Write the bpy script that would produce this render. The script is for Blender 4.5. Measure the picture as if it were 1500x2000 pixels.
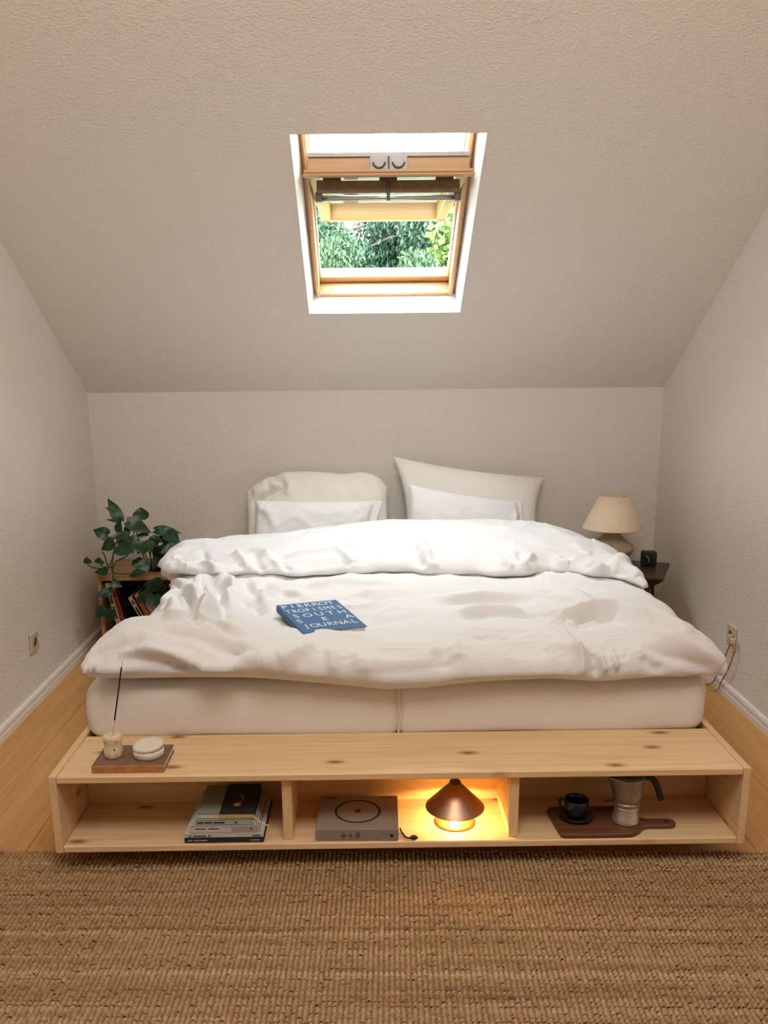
import bpy, bmesh, math, random
import numpy as np
from mathutils import Vector, Matrix, noise
from math import sin, cos, pi, radians, hypot

for o in list(bpy.data.objects):
    bpy.data.objects.remove(o)
SC = bpy.context.scene
COL = SC.collection
R = random.Random(7)

# ------------------------------------------------------------------ camera, world, lights, exposure
F_PX, PX, PY = 1727.089, 731.0, 1137.43
PITCH, YAW, ROLL = 0.2458, 0.0065, -0.0104
CAM = Vector((-0.0778, -2.13, 1.3422))
cam_data = bpy.data.cameras.new('camera')
cam = bpy.data.objects.new('camera', cam_data)
COL.objects.link(cam)
fwd = Vector((sin(YAW) * cos(PITCH), cos(YAW) * cos(PITCH), -sin(PITCH)))
rgt = Vector((cos(YAW), -sin(YAW), 0))
upv = rgt.cross(fwd)
r2 = cos(ROLL) * rgt + sin(ROLL) * upv
u2 = -sin(ROLL) * rgt + cos(ROLL) * upv
M = Matrix((r2, u2, -fwd)).transposed().to_4x4()
M.translation = CAM
cam.matrix_world = M
cam_data.sensor_fit = 'VERTICAL'
cam_data.sensor_height = 36.0
cam_data.lens = F_PX / 2000 * 36.0
cam_data.shift_x = (750 - PX) / 2000
cam_data.shift_y = (PY - 1000) / 2000
cam_data.clip_start = 0.05
SC.camera = cam

world = bpy.data.worlds.new('overcast_sky')
SC.world = world
world.use_nodes = True
bg = world.node_tree.nodes['Background']
bg.inputs[0].default_value = (0.87, 0.93, 1.0, 1)
bg.inputs[1].default_value = 4.5

SC.view_settings.view_transform = 'Standard'
SC.view_settings.look = 'None'
SC.view_settings.gamma = 1
SC.view_settings.use_curve_mapping = False
SC.view_settings.exposure = 2.45
SC.cycles.use_denoising = True
SC.cycles.max_bounces = 10
SC.cycles.diffuse_bounces = 6
SC.cycles.sample_clamp_indirect = 12.0
SC.cycles.caustics_reflective = False
SC.cycles.caustics_refractive = False

# room constants
XL, XR, YB, ZK, SLOPE = -1.4359, 1.3767, 2.2784, 1.2027, 0.6637
LH = hypot(1, SLOPE)
CA, SA = 1 / LH, SLOPE / LH


def sp(x, s, n):
    """point in the frame of the sloped ceiling: across, up the slope, outwards"""
    return (x, YB - s * CA + n * SA, ZK + s * SA + n * CA)


def area(name, loc, target, sx, sy, power, col, portal=False):
    d = bpy.data.lights.new(name, 'AREA')
    d.shape = 'RECTANGLE'
    d.size, d.size_y = sx, sy
    d.energy = power
    d.color = col
    if portal:
        d.cycles.is_portal = True
    o = bpy.data.objects.new(name, d)
    COL.objects.link(o)
    o.location = loc
    o.rotation_euler = (Vector(target) - Vector(loc)).to_track_quat('-Z', 'Z').to_euler()
    return o


# sky seen through the roof window (portal for sampling the sky)
area('skylight_portal', sp(0.005, 1.06, 0.24), sp(0.005, 1.06, 0.0), 0.64, 1.04, 1.0, (1, 1, 1), True)
# added fill light behind the camera, standing in for unseen daylight there
area('rear_fill_light', (0.0, -1.45, 2.90), (0.0, -0.9, 2.07), 1.1, 0.9, 6.6, (1.0, 0.945, 0.885))


# ------------------------------------------------------------------ materials
class NT:
    def __init__(s, name):
        s.m = bpy.data.materials.new(name)
        s.m.use_nodes = True
        s.t = s.m.node_tree
        s.b = s.t.nodes['Principled BSDF']

    def n(s, typ, **kw):
        nd = s.t.nodes.new(typ)
        for k, v in kw.items():
            if k in nd.inputs:
                nd.inputs[k].default_value = v
            else:
                setattr(nd, k, v)
        return nd

    def l(s, a, b):
        s.t.links.new(a, b)

    def coords(s, scale=(1, 1, 1), rnd=False, kind='Object'):
        tc = s.n('ShaderNodeTexCoord')
        mp = s.n('ShaderNodeMapping')
        mp.inputs['Scale'].default_value = scale
        s.l(tc.outputs[kind], mp.inputs['Vector'])
        if rnd:
            oi = s.n('ShaderNodeObjectInfo')
            mul = s.n('ShaderNodeMath', operation='MULTIPLY')
            mul.inputs[1].default_value = 37.0
            s.l(oi.outputs['Random'], mul.inputs[0])
            s.l(mul.outputs[0], mp.inputs['Location'])
        return mp.outputs[0]

    def noise(s, vec, scale, detail=3, rough=.5, dist=0):
        nd = s.n('ShaderNodeTexNoise')
        nd.inputs['Scale'].default_value = scale
        nd.inputs['Detail'].default_value = detail
        nd.inputs['Roughness'].default_value = rough
        nd.inputs['Distortion'].default_value = dist
        s.l(vec, nd.inputs['Vector'])
        return nd.outputs['Fac']

    def ramp(s, fac, stops):
        nd = s.n('ShaderNodeValToRGB')
        e = nd.color_ramp.elements
        while len(e) > 1:
            e.remove(e[-1])
        for i, (p, c) in enumerate(stops):
            el = e[0] if i == 0 else e.new(p)
            el.position = p
            el.color = (*c, 1) if len(c) == 3 else c
        s.l(fac, nd.inputs[0])
        return nd.outputs[0]

    def mix(s, fac, a, b, mode='MIX'):
        nd = s.n('ShaderNodeMix', data_type='RGBA', blend_type=mode)
        for sock, v in ((nd.inputs[0], fac), (nd.inputs[6], a), (nd.inputs[7], b)):
            if isinstance(v, (int, float)):
                sock.default_value = v
            elif isinstance(v, tuple):
                sock.default_value = (*v, 1)
            else:
                s.l(v, sock)
        return nd.outputs[2]

    def bump(s, h, strength, dist):
        nd = s.n('ShaderNodeBump')
        nd.inputs['Strength'].default_value = strength
        nd.inputs['Distance'].default_value = dist
        s.l(h, nd.inputs['Height'])
        s.l(nd.outputs[0], s.b.inputs['Normal'])
        return nd

    def base(s, c):
        if isinstance(c, tuple):
            s.b.inputs['Base Color'].default_value = (*c, 1)
        else:
            s.l(c, s.b.inputs['Base Color'])

    def set(s, rough=.5, metal=0, spec=None, **kw):
        s.b.inputs['Roughness'].default_value = rough
        s.b.inputs['Metallic'].default_value = metal
        if spec is not None:
            s.b.inputs['Specular IOR Level'].default_value = spec
        for k, v in kw.items():
            s.b.inputs[k].default_value = v
        return s.m


def plain(name, c, rough=.5, metal=0, var=.08, scale=30, bump=0, spec=None):
    t = NT(name)
    v = t.coords()
    f = t.noise(v, scale, 3)
    lo = tuple(max(0, x * (1 - var)) for x in c)
    hi = tuple(min(1, x * (1 + var)) for x in c)
    t.base(t.ramp(f, [(.3, lo), (.7, hi)]))
    if bump:
        t.bump(t.noise(v, scale * 8, 2), bump, .002)
    return t.set(rough, metal, spec)


def wall_mat(name, c):
    t = NT(name)
    v = t.coords()
    big = t.noise(v, 1.3, 3)
    t.base(t.ramp(big, [(.25, tuple(x * .97 for x in c)), (.75, c)]))
    vs = t.coords((1, 1, 1.9))
    a = t.noise(vs, 95, 3, .6)
    b = t.noise(v, 34, 2)
    m = t.n('ShaderNodeMath', operation='MULTIPLY_ADD')
    t.l(b, m.inputs[0])
    m.inputs[1].default_value = .35
    t.l(a, m.inputs[2])
    t.bump(m.outputs[0], .9, .007)
    return t.set(.92, 0, .15)


def wood_mat(name, c1, c2, knot, axis=0, knots=True, rough=.5, ring=9.0, streak=.5, kscale=3.0, kthr=.09, flat=2):
    t = NT(name)
    sc = [ring] * 3
    sc[axis] = ring * .055
    v = t.coords(tuple(sc), True)
    g = t.noise(v, 1.6, 4, .6, .5)
    sf = [120] * 3
    sf[axis] = 2.5
    vf = t.coords(tuple(sf), True)
    fine = t.noise(vf, 1, 3)
    col = t.ramp(g, [(.30, c2), (.44, c1), (.52, c2), (.60, c1), (.75, c2)])
    col = t.mix(streak * .55, col, t.ramp(fine, [(.3, c2), (.7, c1)]))
    if knots:
        sk = [kscale] * 3
        sk[axis] = kscale * .45
        vk = t.coords(tuple(sk), True)
        sep = t.n('ShaderNodeSeparateXYZ')
        t.l(vk, sep.inputs[0])
        cmb = t.n('ShaderNodeCombineXYZ')
        two = [a for a in range(3) if a != flat]
        t.l(sep.outputs[two[0]], cmb.inputs[0])
        t.l(sep.outputs[two[1]], cmb.inputs[1])
        vk = cmb.outputs[0]
        vo = t.n('ShaderNodeTexVoronoi', feature='F1', voronoi_dimensions='2D')
        vo.inputs['Scale'].default_value = 1.0
        t.l(vk, vo.inputs['Vector'])
        kf = t.ramp(vo.outputs['Distance'], [(0, (1, 1, 1)), (kthr * .35, (.75, .75, .75)), (kthr * .6, (.35, .35, .35)), (kthr, (0, 0, 0))])
        col = t.mix(kf, col, knot)
    t.base(col)
    t.bump(fine, .12, .001)
    return t.set(rough, 0, .35)


def linen_mat(name, c, fold=1.0, weave=900):
    t = NT(name)
    v = t.coords()
    slub = t.noise(t.coords((1, 6, 6)), 70, 3)
    t.base(t.ramp(slub, [(.25, tuple(x * .96 for x in c)), (.75, c)]))
    rg = t.n('ShaderNodeTexNoise', noise_type='RIDGED_MULTIFRACTAL')
    rg.inputs['Scale'].default_value = 7.5
    rg.inputs['Detail'].default_value = 4
    rg.inputs['Roughness'].default_value = .5
    rg.inputs['Distortion'].default_value = .9
    t.l(t.coords((1, 1.7, 1.2)), rg.inputs['Vector'])
    sm = t.n('ShaderNodeMath', operation='MULTIPLY')
    sm.inputs[1].default_value = .35
    t.l(rg.outputs['Fac'], sm.inputs[0])
    cr = sm.outputs[0]
    cr2 = t.noise(t.coords((1, 1.6, 1)), 60, 3, .6, .8)
    m = t.n('ShaderNodeMath', operation='MULTIPLY_ADD')
    t.l(cr2, m.inputs[0])
    m.inputs[1].default_value = .22
    t.l(cr, m.inputs[2])
    t.bump(m.outputs[0], .7 * fold, .016)
    t.set(.95, 0, .12)
    t.b.inputs['Sheen Weight'].default_value = .15
    return t.m


def emit_mat(name, c, strength):
    t = NT(name)
    t.base(c)
    t.b.inputs['Emission Color'].default_value = (*c, 1)
    t.b.inputs['Emission Strength'].default_value = strength
    return t.m


M_WALL = wall_mat('wall_plaster', (.85, .80, .735))
M_REVEAL = plain('reveal_paint', (.86, .85, .83), .7, var=.02)
M_SKIRT = plain('skirting_paint', (.80, .76, .72), .45, var=.03)
M_PINE_X = wood_mat('pine_along_x', (.80, .59, .345), (.70, .46, .24), (.24, .085, .03), 0, kscale=5.6, kthr=.10, flat=2)
M_PINE_Y = wood_mat('pine_along_y', (.80, .59, .345), (.70, .46, .24), (.24, .085, .03), 1, kscale=6.0, kthr=.10, flat=0)
M_PINE_Z = wood_mat('pine_along_z', (.80, .59, .345), (.70, .46, .24), (.24, .085, .03), 2, kscale=6.0, kthr=.10, flat=0)
M_FLOOR = wood_mat('oak_floor', (.62, .33, .11), (.50, .245, .075), (.10, .045, .02), 1, True, .38, 7, .6, 2.4, .07)
M_FRAME = wood_mat('window_pine', (.66, .42, .21), (.56, .33, .15), (.35, .16, .05), 0, False, .35)
M_SASH_OUT = plain('lacquered_pine_edge', (.42, .30, .06), .4)
M_FLAP = plain('brown_flap_wood', (.22, .15, .08), .5, var=.15, scale=40)  # ventilation flap, a darker brown than the frame wood
M_ALU = plain('grey_aluminium', (.42, .40, .39), .45, .3)
M_STEEL = plain('brushed_steel', (.62, .60, .57), .3, .9)
M_DARKMETAL = plain('dark_metal', (.10, .09, .08), .5, .3)
M_WHITEPLATE = plain('white_enamel', (.50, .49, .50), .35)
M_LINEN = linen_mat('white_linen_duvet', (.75, .735, .725), .5)
M_PILLOW = linen_mat('white_linen_pillow', (.78, .76, .75), .45)
M_PILLOWB = linen_mat('cream_linen_pillow', (.83, .79, .735), .45)
M_SHEET = linen_mat('white_jersey_sheet', (.78, .74, .70), .25)


def glass():
    t = NT('window_glass')
    tr = t.n('ShaderNodeBsdfTransparent')
    tr.inputs['Color'].default_value = (.93, .96, .95, 1)
    gl = t.n('ShaderNodeBsdfGlossy')
    gl.inputs['Roughness'].default_value = .02
    fr = t.n('ShaderNodeFresnel')
    fr.inputs['IOR'].default_value = 1.5
    mx = t.n('ShaderNodeMixShader')
    t.l(fr.outputs[0], mx.inputs[0])
    t.l(tr.outputs[0], mx.inputs[1])
    t.l(gl.outputs[0], mx.inputs[2])
    t.l(mx.outputs[0], t.t.nodes['Material Output'].inputs['Surface'])
    return t.m


M_GLASS = glass()

# ------------------------------------------------------------------ object helpers
WLOC = {}


def link(name, verts, faces, mat, parent=None, loc=None, smooth=False, colors=None):
    """one mesh object from world-space vertices"""
    me = bpy.data.meshes.new(name)
    V = np.asarray(verts, dtype=np.float64).reshape(-1, 3)
    if parent is not None:
        org = WLOC[parent.name]
    else:
        org = Vector(loc) if loc is not None else Vector((0, 0, 0))
    V = V - np.array(org)
    me.from_pydata(V.tolist(), [], [tuple(int(i) for i in f) for f in faces])
    mats = mat if isinstance(mat, (list, tuple)) else [mat]
    for m in mats:
        me.materials.append(m)
    if smooth:
        me.polygons.foreach_set('use_smooth', [True] * len(me.polygons))
    me.update()
    o = bpy.data.objects.new(name, me)
    COL.objects.link(o)
    if parent is not None:
        o.parent = parent
    else:
        o.location = org
    WLOC[o.name] = Vector(org)
    return o


def thing(name, label, cat, loc, group=None):
    o = bpy.data.objects.new(name, None)
    COL.objects.link(o)
    o.empty_display_size = .05
    o.location = loc
    WLOC[o.name] = Vector(loc)
    return tag(o, label, cat, group)


def tag(o, label=None, cat=None, group=None, kind=None):
    if label:
        o['label'] = label
    if cat:
        o['category'] = cat
    if group:
        o['group'] = group
    if kind:
        o['kind'] = kind
    return o


def struct(o, label=None):
    o['kind'] = 'structure'
    if label:
        o['label'] = label
    return o


class MB:
    """collects shapes in world space"""

    def __init__(s):
        s.v, s.f = [], []

    def add(s, V, F, T=None):
        k = len(s.v)
        for p in V:
            s.v.append(tuple(T(p)) if T else tuple(p))
        s.f += [tuple(i + k for i in f) for f in F]
        return s

    def box(s, x0, x1, y0, y1, z0, z1, b=.002, T=None):
        V, F = cbox(x0, x1, y0, y1, z0, z1, b)
        return s.add(V, F, T)

    def tube(s, pts, r, n=8, T=None, cap=True):
        V, F = tube(pts, r, n, cap)
        return s.add(V, F, T)

    def lathe(s, prof, c, n=32, T=None):
        V, F = lathe(prof, c, n)
        return s.add(V, F, T)

    def make(s, name, mat, parent=None, loc=None, smooth=False):
        return link(name, s.v, s.f, mat, parent, loc, smooth)


def cbox(x0, x1, y0, y1, z0, z1, b=.002):
    b = min(b, .45 * min(x1 - x0, y1 - y0, z1 - z0))
    if b <= 0:
        V = [(x, y, z) for z in (z0, z1) for y in (y0, y1) for x in (x0, x1)]
        return V, [(0, 2, 3, 1), (4, 5, 7, 6), (0, 1, 5, 4), (2, 6, 7, 3), (0, 4, 6, 2), (1, 3, 7, 5)]
    V, F, idx = [], [], {}
    lo, hi = (x0, y0, z0), (x1, y1, z1)
    for sx in (0, 1):
        for sy in (0, 1):
            for sz in (0, 1):
                sg = (sx, sy, sz)
                for ax in range(3):
                    p = []
                    for k in range(3):
                        e = hi[k] if sg[k] else lo[k]
                        if k != ax:
                            e += -b if sg[k] else b
                        p.append(e)
                    idx[(sx, sy, sz, ax)] = len(V)
                    V.append(tuple(p))
    I = idx
    for ax in range(3):
        for sd in (0, 1):
            q = []
            for (a, c) in ((0, 0), (1, 0), (1, 1), (0, 1)):
                sg = [0, 0, 0]
                sg[ax] = sd
                sg[(ax + 1) % 3] = a
                sg[(ax + 2) % 3] = c
                q.append(I[(*sg, ax)])
            F.append(tuple(q if sd else q[::-1]))
    for ax in range(3):
        u, w = (ax + 1) % 3, (ax + 2) % 3
        for a in (0, 1):
            for c in (0, 1):
                s0 = [0, 0, 0]
                s0[u], s0[w] = a, c
                s1 = list(s0)
                s1[ax] = 1
                q = [I[(*s0, u)], I[(*s1, u)], I[(*s1, w)], I[(*s0, w)]]
                F.append(tuple(q if a != c else q[::-1]))
    for sx in (0, 1):
        for sy in (0, 1):
            for sz in (0, 1):
                q = [I[(sx, sy, sz, k)] for k in range(3)]
                F.append(tuple(q if (sx + sy + sz) % 2 == 1 else q[::-1]))
    return V, F


def tube(pts, r, n=8, cap=True):
    P = [Vector(p) for p in pts]
    rr = r if isinstance(r, (list, tuple)) else [r] * len(P)
    V, F = [], []
    t0 = (P[1] - P[0]).normalized()
    a = t0.orthogonal().normalized()
    for i, p in enumerate(P):
        t = (P[min(i + 1, len(P) - 1)] - P[max(i - 1, 0)]).normalized()
        a = (a - t * a.dot(t)).normalized()
        b = t.cross(a)
        for k in range(n):
            g = 2 * pi * k / n
            V.append(tuple(p + (a * cos(g) + b * sin(g)) * rr[i]))
    for i in range(len(P) - 1):
        for k in range(n):
            F.append((i * n + k, i * n + (k + 1) % n, (i + 1) * n + (k + 1) % n, (i + 1) * n + k))
    if cap:
        F.append(tuple(range(n))[::-1])
        F.append(tuple((len(P) - 1) * n + k for k in range(n)))
    return V, F


def smooth_path(pts, sub=6):
    P = [Vector(p) for p in pts]
    out = []
    for i in range(len(P) - 1):
        p0, p1, p2, p3 = P[max(i - 1, 0)], P[i], P[i + 1], P[min(i + 2, len(P) - 1)]
        for k in range(sub):
            t = k / sub
            out.append(.5 * ((2 * p1) + (p2 - p0) * t + (2 * p0 - 5 * p1 + 4 * p2 - p3) * t * t + (3 * p1 - p0 - 3 * p2 + p3) * t ** 3))
    out.append(P[-1])
    return out


def lathe(prof, c, n=32):
    """prof: (r, z) from bottom to top around centre c (x, y, z0)"""
    V, F = [], []
    m = len(prof)
    for (r, z) in prof:
        for k in range(n):
            g = 2 * pi * k / n
            V.append((c[0] + max(r, 1e-5) * cos(g), c[1] + max(r, 1e-5) * sin(g), c[2] + z))
    for i in range(m - 1):
        for k in range(n):
            F.append((i * n + k, i * n + (k + 1) % n, (i + 1) * n + (k + 1) % n, (i + 1) * n + k))
    if prof[0][0] > 1e-4:
        F.append(tuple(range(n))[::-1])
    if prof[-1][0] > 1e-4:
        F.append(tuple((m - 1) * n + k for k in range(n)))
    return V, F


def prism(outline, z0, z1, bev=.002, T=None):
    """closed xy outline (counter-clockwise) extruded with softened edges"""
    O = [Vector((p[0], p[1])) for p in outline]
    n = len(O)
    inn = []
    for i in range(n):
        d = (O[(i + 1) % n] - O[i - 1]).normalized()
        inn.append(O[i] + Vector((-d.y, d.x)) * bev)
    V = [(p.x, p.y, z0) for p in inn] + [(p.x, p.y, z0 + bev) for p in O] + [(p.x, p.y, z1 - bev) for p in O] + [(p.x, p.y, z1) for p in inn]
    F = [tuple(range(n))[::-1]]
    for k in range(3):
        for i in range(n):
            j = (i + 1) % n
            F.append((k * n + i, k * n + j, (k + 1) * n + j, (k + 1) * n + i))
    F.append(tuple(3 * n + i for i in range(n)))
    if T:
        V = [tuple(T(p)) for p in V]
    return V, F


def rot_z(c, a):
    ca, sa = cos(a), sin(a)
    return lambda p: (c[0] + p[0] * ca - p[1] * sa, c[1] + p[0] * sa + p[1] * ca, c[2] + p[2])


def text_mesh(name, body, size, mat, parent, T, depth=.0004, align='LEFT', sx=1.0):
    cu = bpy.data.curves.new('lettering_curve', 'FONT')
    cu.body = body
    cu.size = size
    cu.extrude = depth
    cu.align_x = align
    cu.resolution_u = 3
    tmp = bpy.data.objects.new('lettering_tmp', cu)
    COL.objects.link(tmp)
    dg = bpy.context.evaluated_depsgraph_get()
    me = bpy.data.meshes.new_from_object(tmp.evaluated_get(dg))
    V = [T((v.co.x * sx, v.co.y, v.co.z)) for v in me.vertices]
    F = [tuple(p.vertices) for p in me.polygons]
    bpy.data.objects.remove(tmp)
    bpy.data.curves.remove(cu)
    return link(name, V, F, mat, parent)


# ------------------------------------------------------------------ room shell
def quad_obj(name, pts, mat, faces=((0, 1, 2, 3),)):
    return struct(link(name, pts, faces, mat))


Y_RIDGE = -0.9
S_RIDGE = (YB - Y_RIDGE) * LH
Z_RIDGE = ZK + SLOPE * (YB - Y_RIDGE)
Y_FRONT = -4.0
Z_FRONT = Z_RIDGE - SLOPE * (Y_RIDGE - Y_FRONT)
sidew = [(0, YB, 0), (0, YB, ZK), (0, Y_RIDGE, Z_RIDGE), (0, Y_FRONT, Z_FRONT), (0, Y_FRONT, 0)]
for nm, x, s in (('wall_left', XL, -1), ('wall_right', XR, 1)):
    V = [(x, p[1], p[2]) for p in sidew] + [(x + s * .12, p[1], p[2]) for p in sidew]
    F = [(0, 1, 2, 3, 4), (9, 8, 7, 6, 5)] + [(i, (i + 1) % 5, 5 + (i + 1) % 5, 5 + i) for i in range(5)]
    struct(link(nm, V, F, M_WALL), 'rough plastered side wall in warm white')
V, F = cbox(XL, XR, YB, YB + .12, 0, ZK, 0)
struct(link('wall_back', V, F, M_WALL), 'low plastered knee wall behind the bed head')
V, F = cbox(XL, XR, Y_FRONT - .12, Y_FRONT, 0, Z_FRONT, 0)
struct(link('wall_front', V, F, wood_mat('fill_damping_wood', (.26, .15, .08), (.20, .11, .055), (.1, .05, .02), 2, False)))  # unseen wall, made dark wood to cut bounce light into the room

# sloped ceiling with the roof window opening (opening splays a little outwards)
OX0, OX1, OS0, OS1 = -.3155, .3225, .604, 1.538   # opening at the plaster face
RX0, RX1, RS0, RS1 = -.297, .306, .583, 1.560      # at the window frame
RN = .118
xs, ss = [XL, OX0, OX1, XR], [0, OS0, OS1, S_RIDGE]
V, F = [], []
for s in ss:
    for x in xs:
        V.append(sp(x, s, 0))
for j in range(3):
    for i in range(3):
        if (i, j) != (1, 1):
            F.append((j * 4 + i, j * 4 + i + 1, (j + 1) * 4 + i + 1, (j + 1) * 4 + i))
k = len(V)
V += [(XL, Y_RIDGE, Z_RIDGE), (XR, Y_RIDGE, Z_RIDGE), (XR, Y_FRONT, Z_FRONT), (XL, Y_FRONT, Z_FRONT)]
F.append((k, k + 1, k + 2, k + 3))
struct(link('ceiling', V, F, M_WALL), 'sloping plastered ceiling around the roof window')
# reveal lining
V, F = [], []
a = [(OX0, OS0), (OX1, OS0), (OX1, OS1), (OX0, OS1)]
b = [(RX0, RS0), (RX1, RS0), (RX1, RS1), (RX0, RS1)]
big = [(OX0 - .12, OS0 - .12), (OX1 + .12, OS0 - .12), (OX1 + .12, OS1 + .12), (OX0 - .12, OS1 + .12)]
for (x, s) in a:
    V.append(sp(x, s, 0))
for (x, s) in b:
    V.append(sp(x, s, RN))
for (x, s) in big:
    V.append(sp(x, s, RN))
for (x, s) in big:
    V.append(sp(x, s, 0.001))
for i in range(4):
    j = (i + 1) % 4
    F.append((i, j, 4 + j, 4 + i))
    F.append((4 + i, 4 + j, 8 + j, 8 + i))
    F.append((8 + i, 8 + j, 12 + j, 12 + i))
struct(link('trim_1', V, F, M_REVEAL), 'white painted reveal lining the roof window opening')

# skirting boards: base, groove, top bead
SK = [(0, 0), (.013, 0), (.013, .024), (.0105, .027), (.0105, .030), (.013, .033), (.013, .046), (.009, .054), (.004, .056), (0, .056)]


def skirting(name, p0, p1, nrm):
    V, F = [], []
    for p in (p0, p1):
        for (d, z) in SK:
            V.append((p[0] + nrm[0] * d, p[1] + nrm[1] * d, z))
    n = len(SK)
    for i in range(n - 1):
        F.append((i, i + 1, n + i + 1, n + i))
    F.append(tuple(range(n)))
    F.append(tuple(n + i for i in range(n))[::-1])
    return struct(link(name, V, F, M_SKIRT), 'white painted skirting board with a bead')


skirting('baseboard_left', (XL, Y_FRONT, 0), (XL, YB, 0), (1, 0))
skirting('baseboard_right', (XR, Y_FRONT, 0), (XR, YB, 0), (-1, 0))
skirting('baseboard_back', (XL, YB, 0), (XR, YB, 0), (0, -1))

# floor: base slab with loose planks laid along the depth of the room
V, F = cbox(XL - .02, XR + .02, Y_FRONT, YB, -.06, -.012, 0)
floor = struct(link('floor', V, F, plain('floor_gap', (.12, .06, .03), .9)), 'warm oak plank floor')
pw = .1875
x = XL
ci = 0
while x < XR - .01:
    x1 = min(x + pw, XR)
    y = YB - [.55, 1.3, .95, 1.7, .35][ci % 5]
    edges = [YB]
    while y > Y_FRONT:
        edges.append(y)
        y -= 1.9
    edges.append(Y_FRONT)
    for y1, y0 in zip(edges, edges[1:]):
        V, F = cbox(x + .0006, x1 - .0006, y0 + .0006, y1 - .0006, -.012, 0, .0012)
        link('plank', V, F, M_FLOOR, floor)
    x = x1
    ci += 1

# ------------------------------------------------------------------ roof window
WX = .0045


def T_sp(p):
    return sp(WX + p[0], p[1], p[2])


win = struct(link('window_1', *(lambda m: (m.v, m.f))(
    MB().box(-.30, -.287, .555, 1.56, .118, .20, .002, T_sp).box(.287, .30, .555, 1.56, .118, .20, .002, T_sp)
    .box(-.287, .287, .552, .565, .118, .20, .002, T_sp).box(-.287, .287, 1.545, 1.56, .118, .20, .002, T_sp)), M_FRAME),
    'pine roof window with its sash pivoted open to horizontal')
# frame rails with rebate
MB().box(-.290, .290, .566, .600, .100, .160, .003, T_sp).make('bottom_rail', M_FRAME, win)
MB().box(-.290, .290, .574, .628, .164, .215, .003, T_sp).make('bottom_rebate', M_FRAME, win)
MB().box(-.290, .290, 1.50, 1.545, .100, .215, .003, T_sp).make('top_rail', M_FRAME, win)
for s in (-1, 1):
    a, b = sorted((s * .290, s * .276))
    MB().box(a, b, .56, 1.56, .096, .160, .003, T_sp).make('side_rail', M_FRAME, win)
    a, b = sorted((s * .290, s * .270))
    MB().box(a, b, .575, 1.55, .164, .215, .003, T_sp).make('side_rebate', M_FRAME, win)
    a, b = sorted((s * .318, s * .302))
    MB().box(a, b, .54, 1.58, .118, .232, .002, T_sp).make('outer_cladding', M_ALU, win)
# sash: pivots about its middle, swung open to the horizontal; local x across, y along (far = -> outside), z up
PVY, PVZ = 1.50, 1.951


TILT = -0.020


def T_sash(p):
    y, z = p[1], p[2]
    return (WX + p[0], PVY + y * cos(TILT) - z * sin(TILT), PVZ + y * sin(TILT) + z * cos(TILT))


HW, HL = .268, .470
# the near (top) rail of the sash, its end face towards the room
MB().box(-HW, HW, -HL, -HL + .062, -.012, .030, .003, T_sash).make('sash_top_rail', M_FRAME, win)
MB().box(-HW, HW, -HL - .003, -HL + .055, .031, .046, .002, T_sash).make('sash_cladding', M_ALU, win)
MB().box(-HW - .012, HW + .012, -HL - .016, -HL + .008, -.020, -.009, .003, T_sash).box(
    -HW - .016, HW + .016, -HL - .022, -HL + .004, -.031, -.022, .003, T_sash).make('sash_lip', M_FRAME, win)
for s in (-1, 1):
    a, b = sorted((s * HW, s * (HW - .042)))
    MB().box(a, b, -HL + .05, HL, -.016, .040, .003, T_sash).make('sash_stile', M_SASH_OUT, win)
    a, b = sorted((s * (HW - .002), s * (HW - .05)))
    MB().box(a, b, -HL + .05, HL - .002, .041, .056, .002, T_sash).make('sash_cladding', M_ALU, win)
MB().box(-HW, HW, HL - .052, HL, -.016, .040, .003, T_sash).make('sash_bottom_rail', M_FRAME, win)
MB().box(-HW, HW, HL - .05, HL + .004, .041, .056, .002, T_sash).make('sash_cladding', M_ALU, win)
pane = MB().box(-HW + .03, HW - .03, -HL + .05, HL - .04, .018, .026, 0, T_sash).make('pane', M_GLASS, win)
# ventilation flap below the top rail, on hinge blocks, and the control bar
flap = MB().box(-.243, .243, -HL + .066, -HL + .078, -.066, -.024, .003, T_sash).make('ventilation_flap', M_FLAP, win)
for xx in (-.19, -.0, .19):
    MB().box(xx - .03, xx + .03, -HL + .060, -HL + .074, -.028, -.012, .001, T_sash).make('hinge', M_DARKMETAL, flap)
bar = MB().tube([T_sash((-.236, -HL + .088, -.078)), T_sash((.236, -HL + .088, -.078))], .009, 12).make('control_bar', M_STEEL, win, smooth=True)
for xx in (-.236, .236):
    MB().box(xx - .012, xx + .012, -HL + .074, -HL + .1, -.089, -.060, .002, T_sash).make('bar_bracket', M_DARKMETAL, bar)
MB().box(-.006, .006, -HL + .058, -HL + .066, -.092, -.006, .001, T_sash).make('latch_arm', M_DARKMETAL, bar)
# lock plate
lock = MB().box(-.062, .062, -HL - .0065, -HL - .002, -.014, .036, .004, T_sash).make('lock_plate', M_WHITEPLATE, win)
for s in (-1, 1):
    pts = [T_sash((s * (.032 + .020 * cos(a)), -HL - .009, .016 + .020 * sin(a))) for a in np.linspace(-pi * .95, -pi * .05, 9)]
    MB().tube(pts, .0032, 6).make('striker_hook', M_DARKMETAL, lock)
MB().box(-.0025, .0025, -HL - .010, -HL - .006, -.016, .032, .0005, T_sash).make('striker_slot', M_DARKMETAL, lock)

# ------------------------------------------------------------------ bed frame with open shelf at the foot
ZT, ZB = .292, .0695
bed = thing('bed_frame', 'low knotty pine platform bed with an open three-bay shelf across its foot', 'bed', (0, 1.1, 0))


def bpart(name, x0, x1, y0, y1, z0, z1, mat, b=.0015):
    return MB().box(x0, x1, y0, y1, z0, z1, b).make(name, mat, bed)


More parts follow.
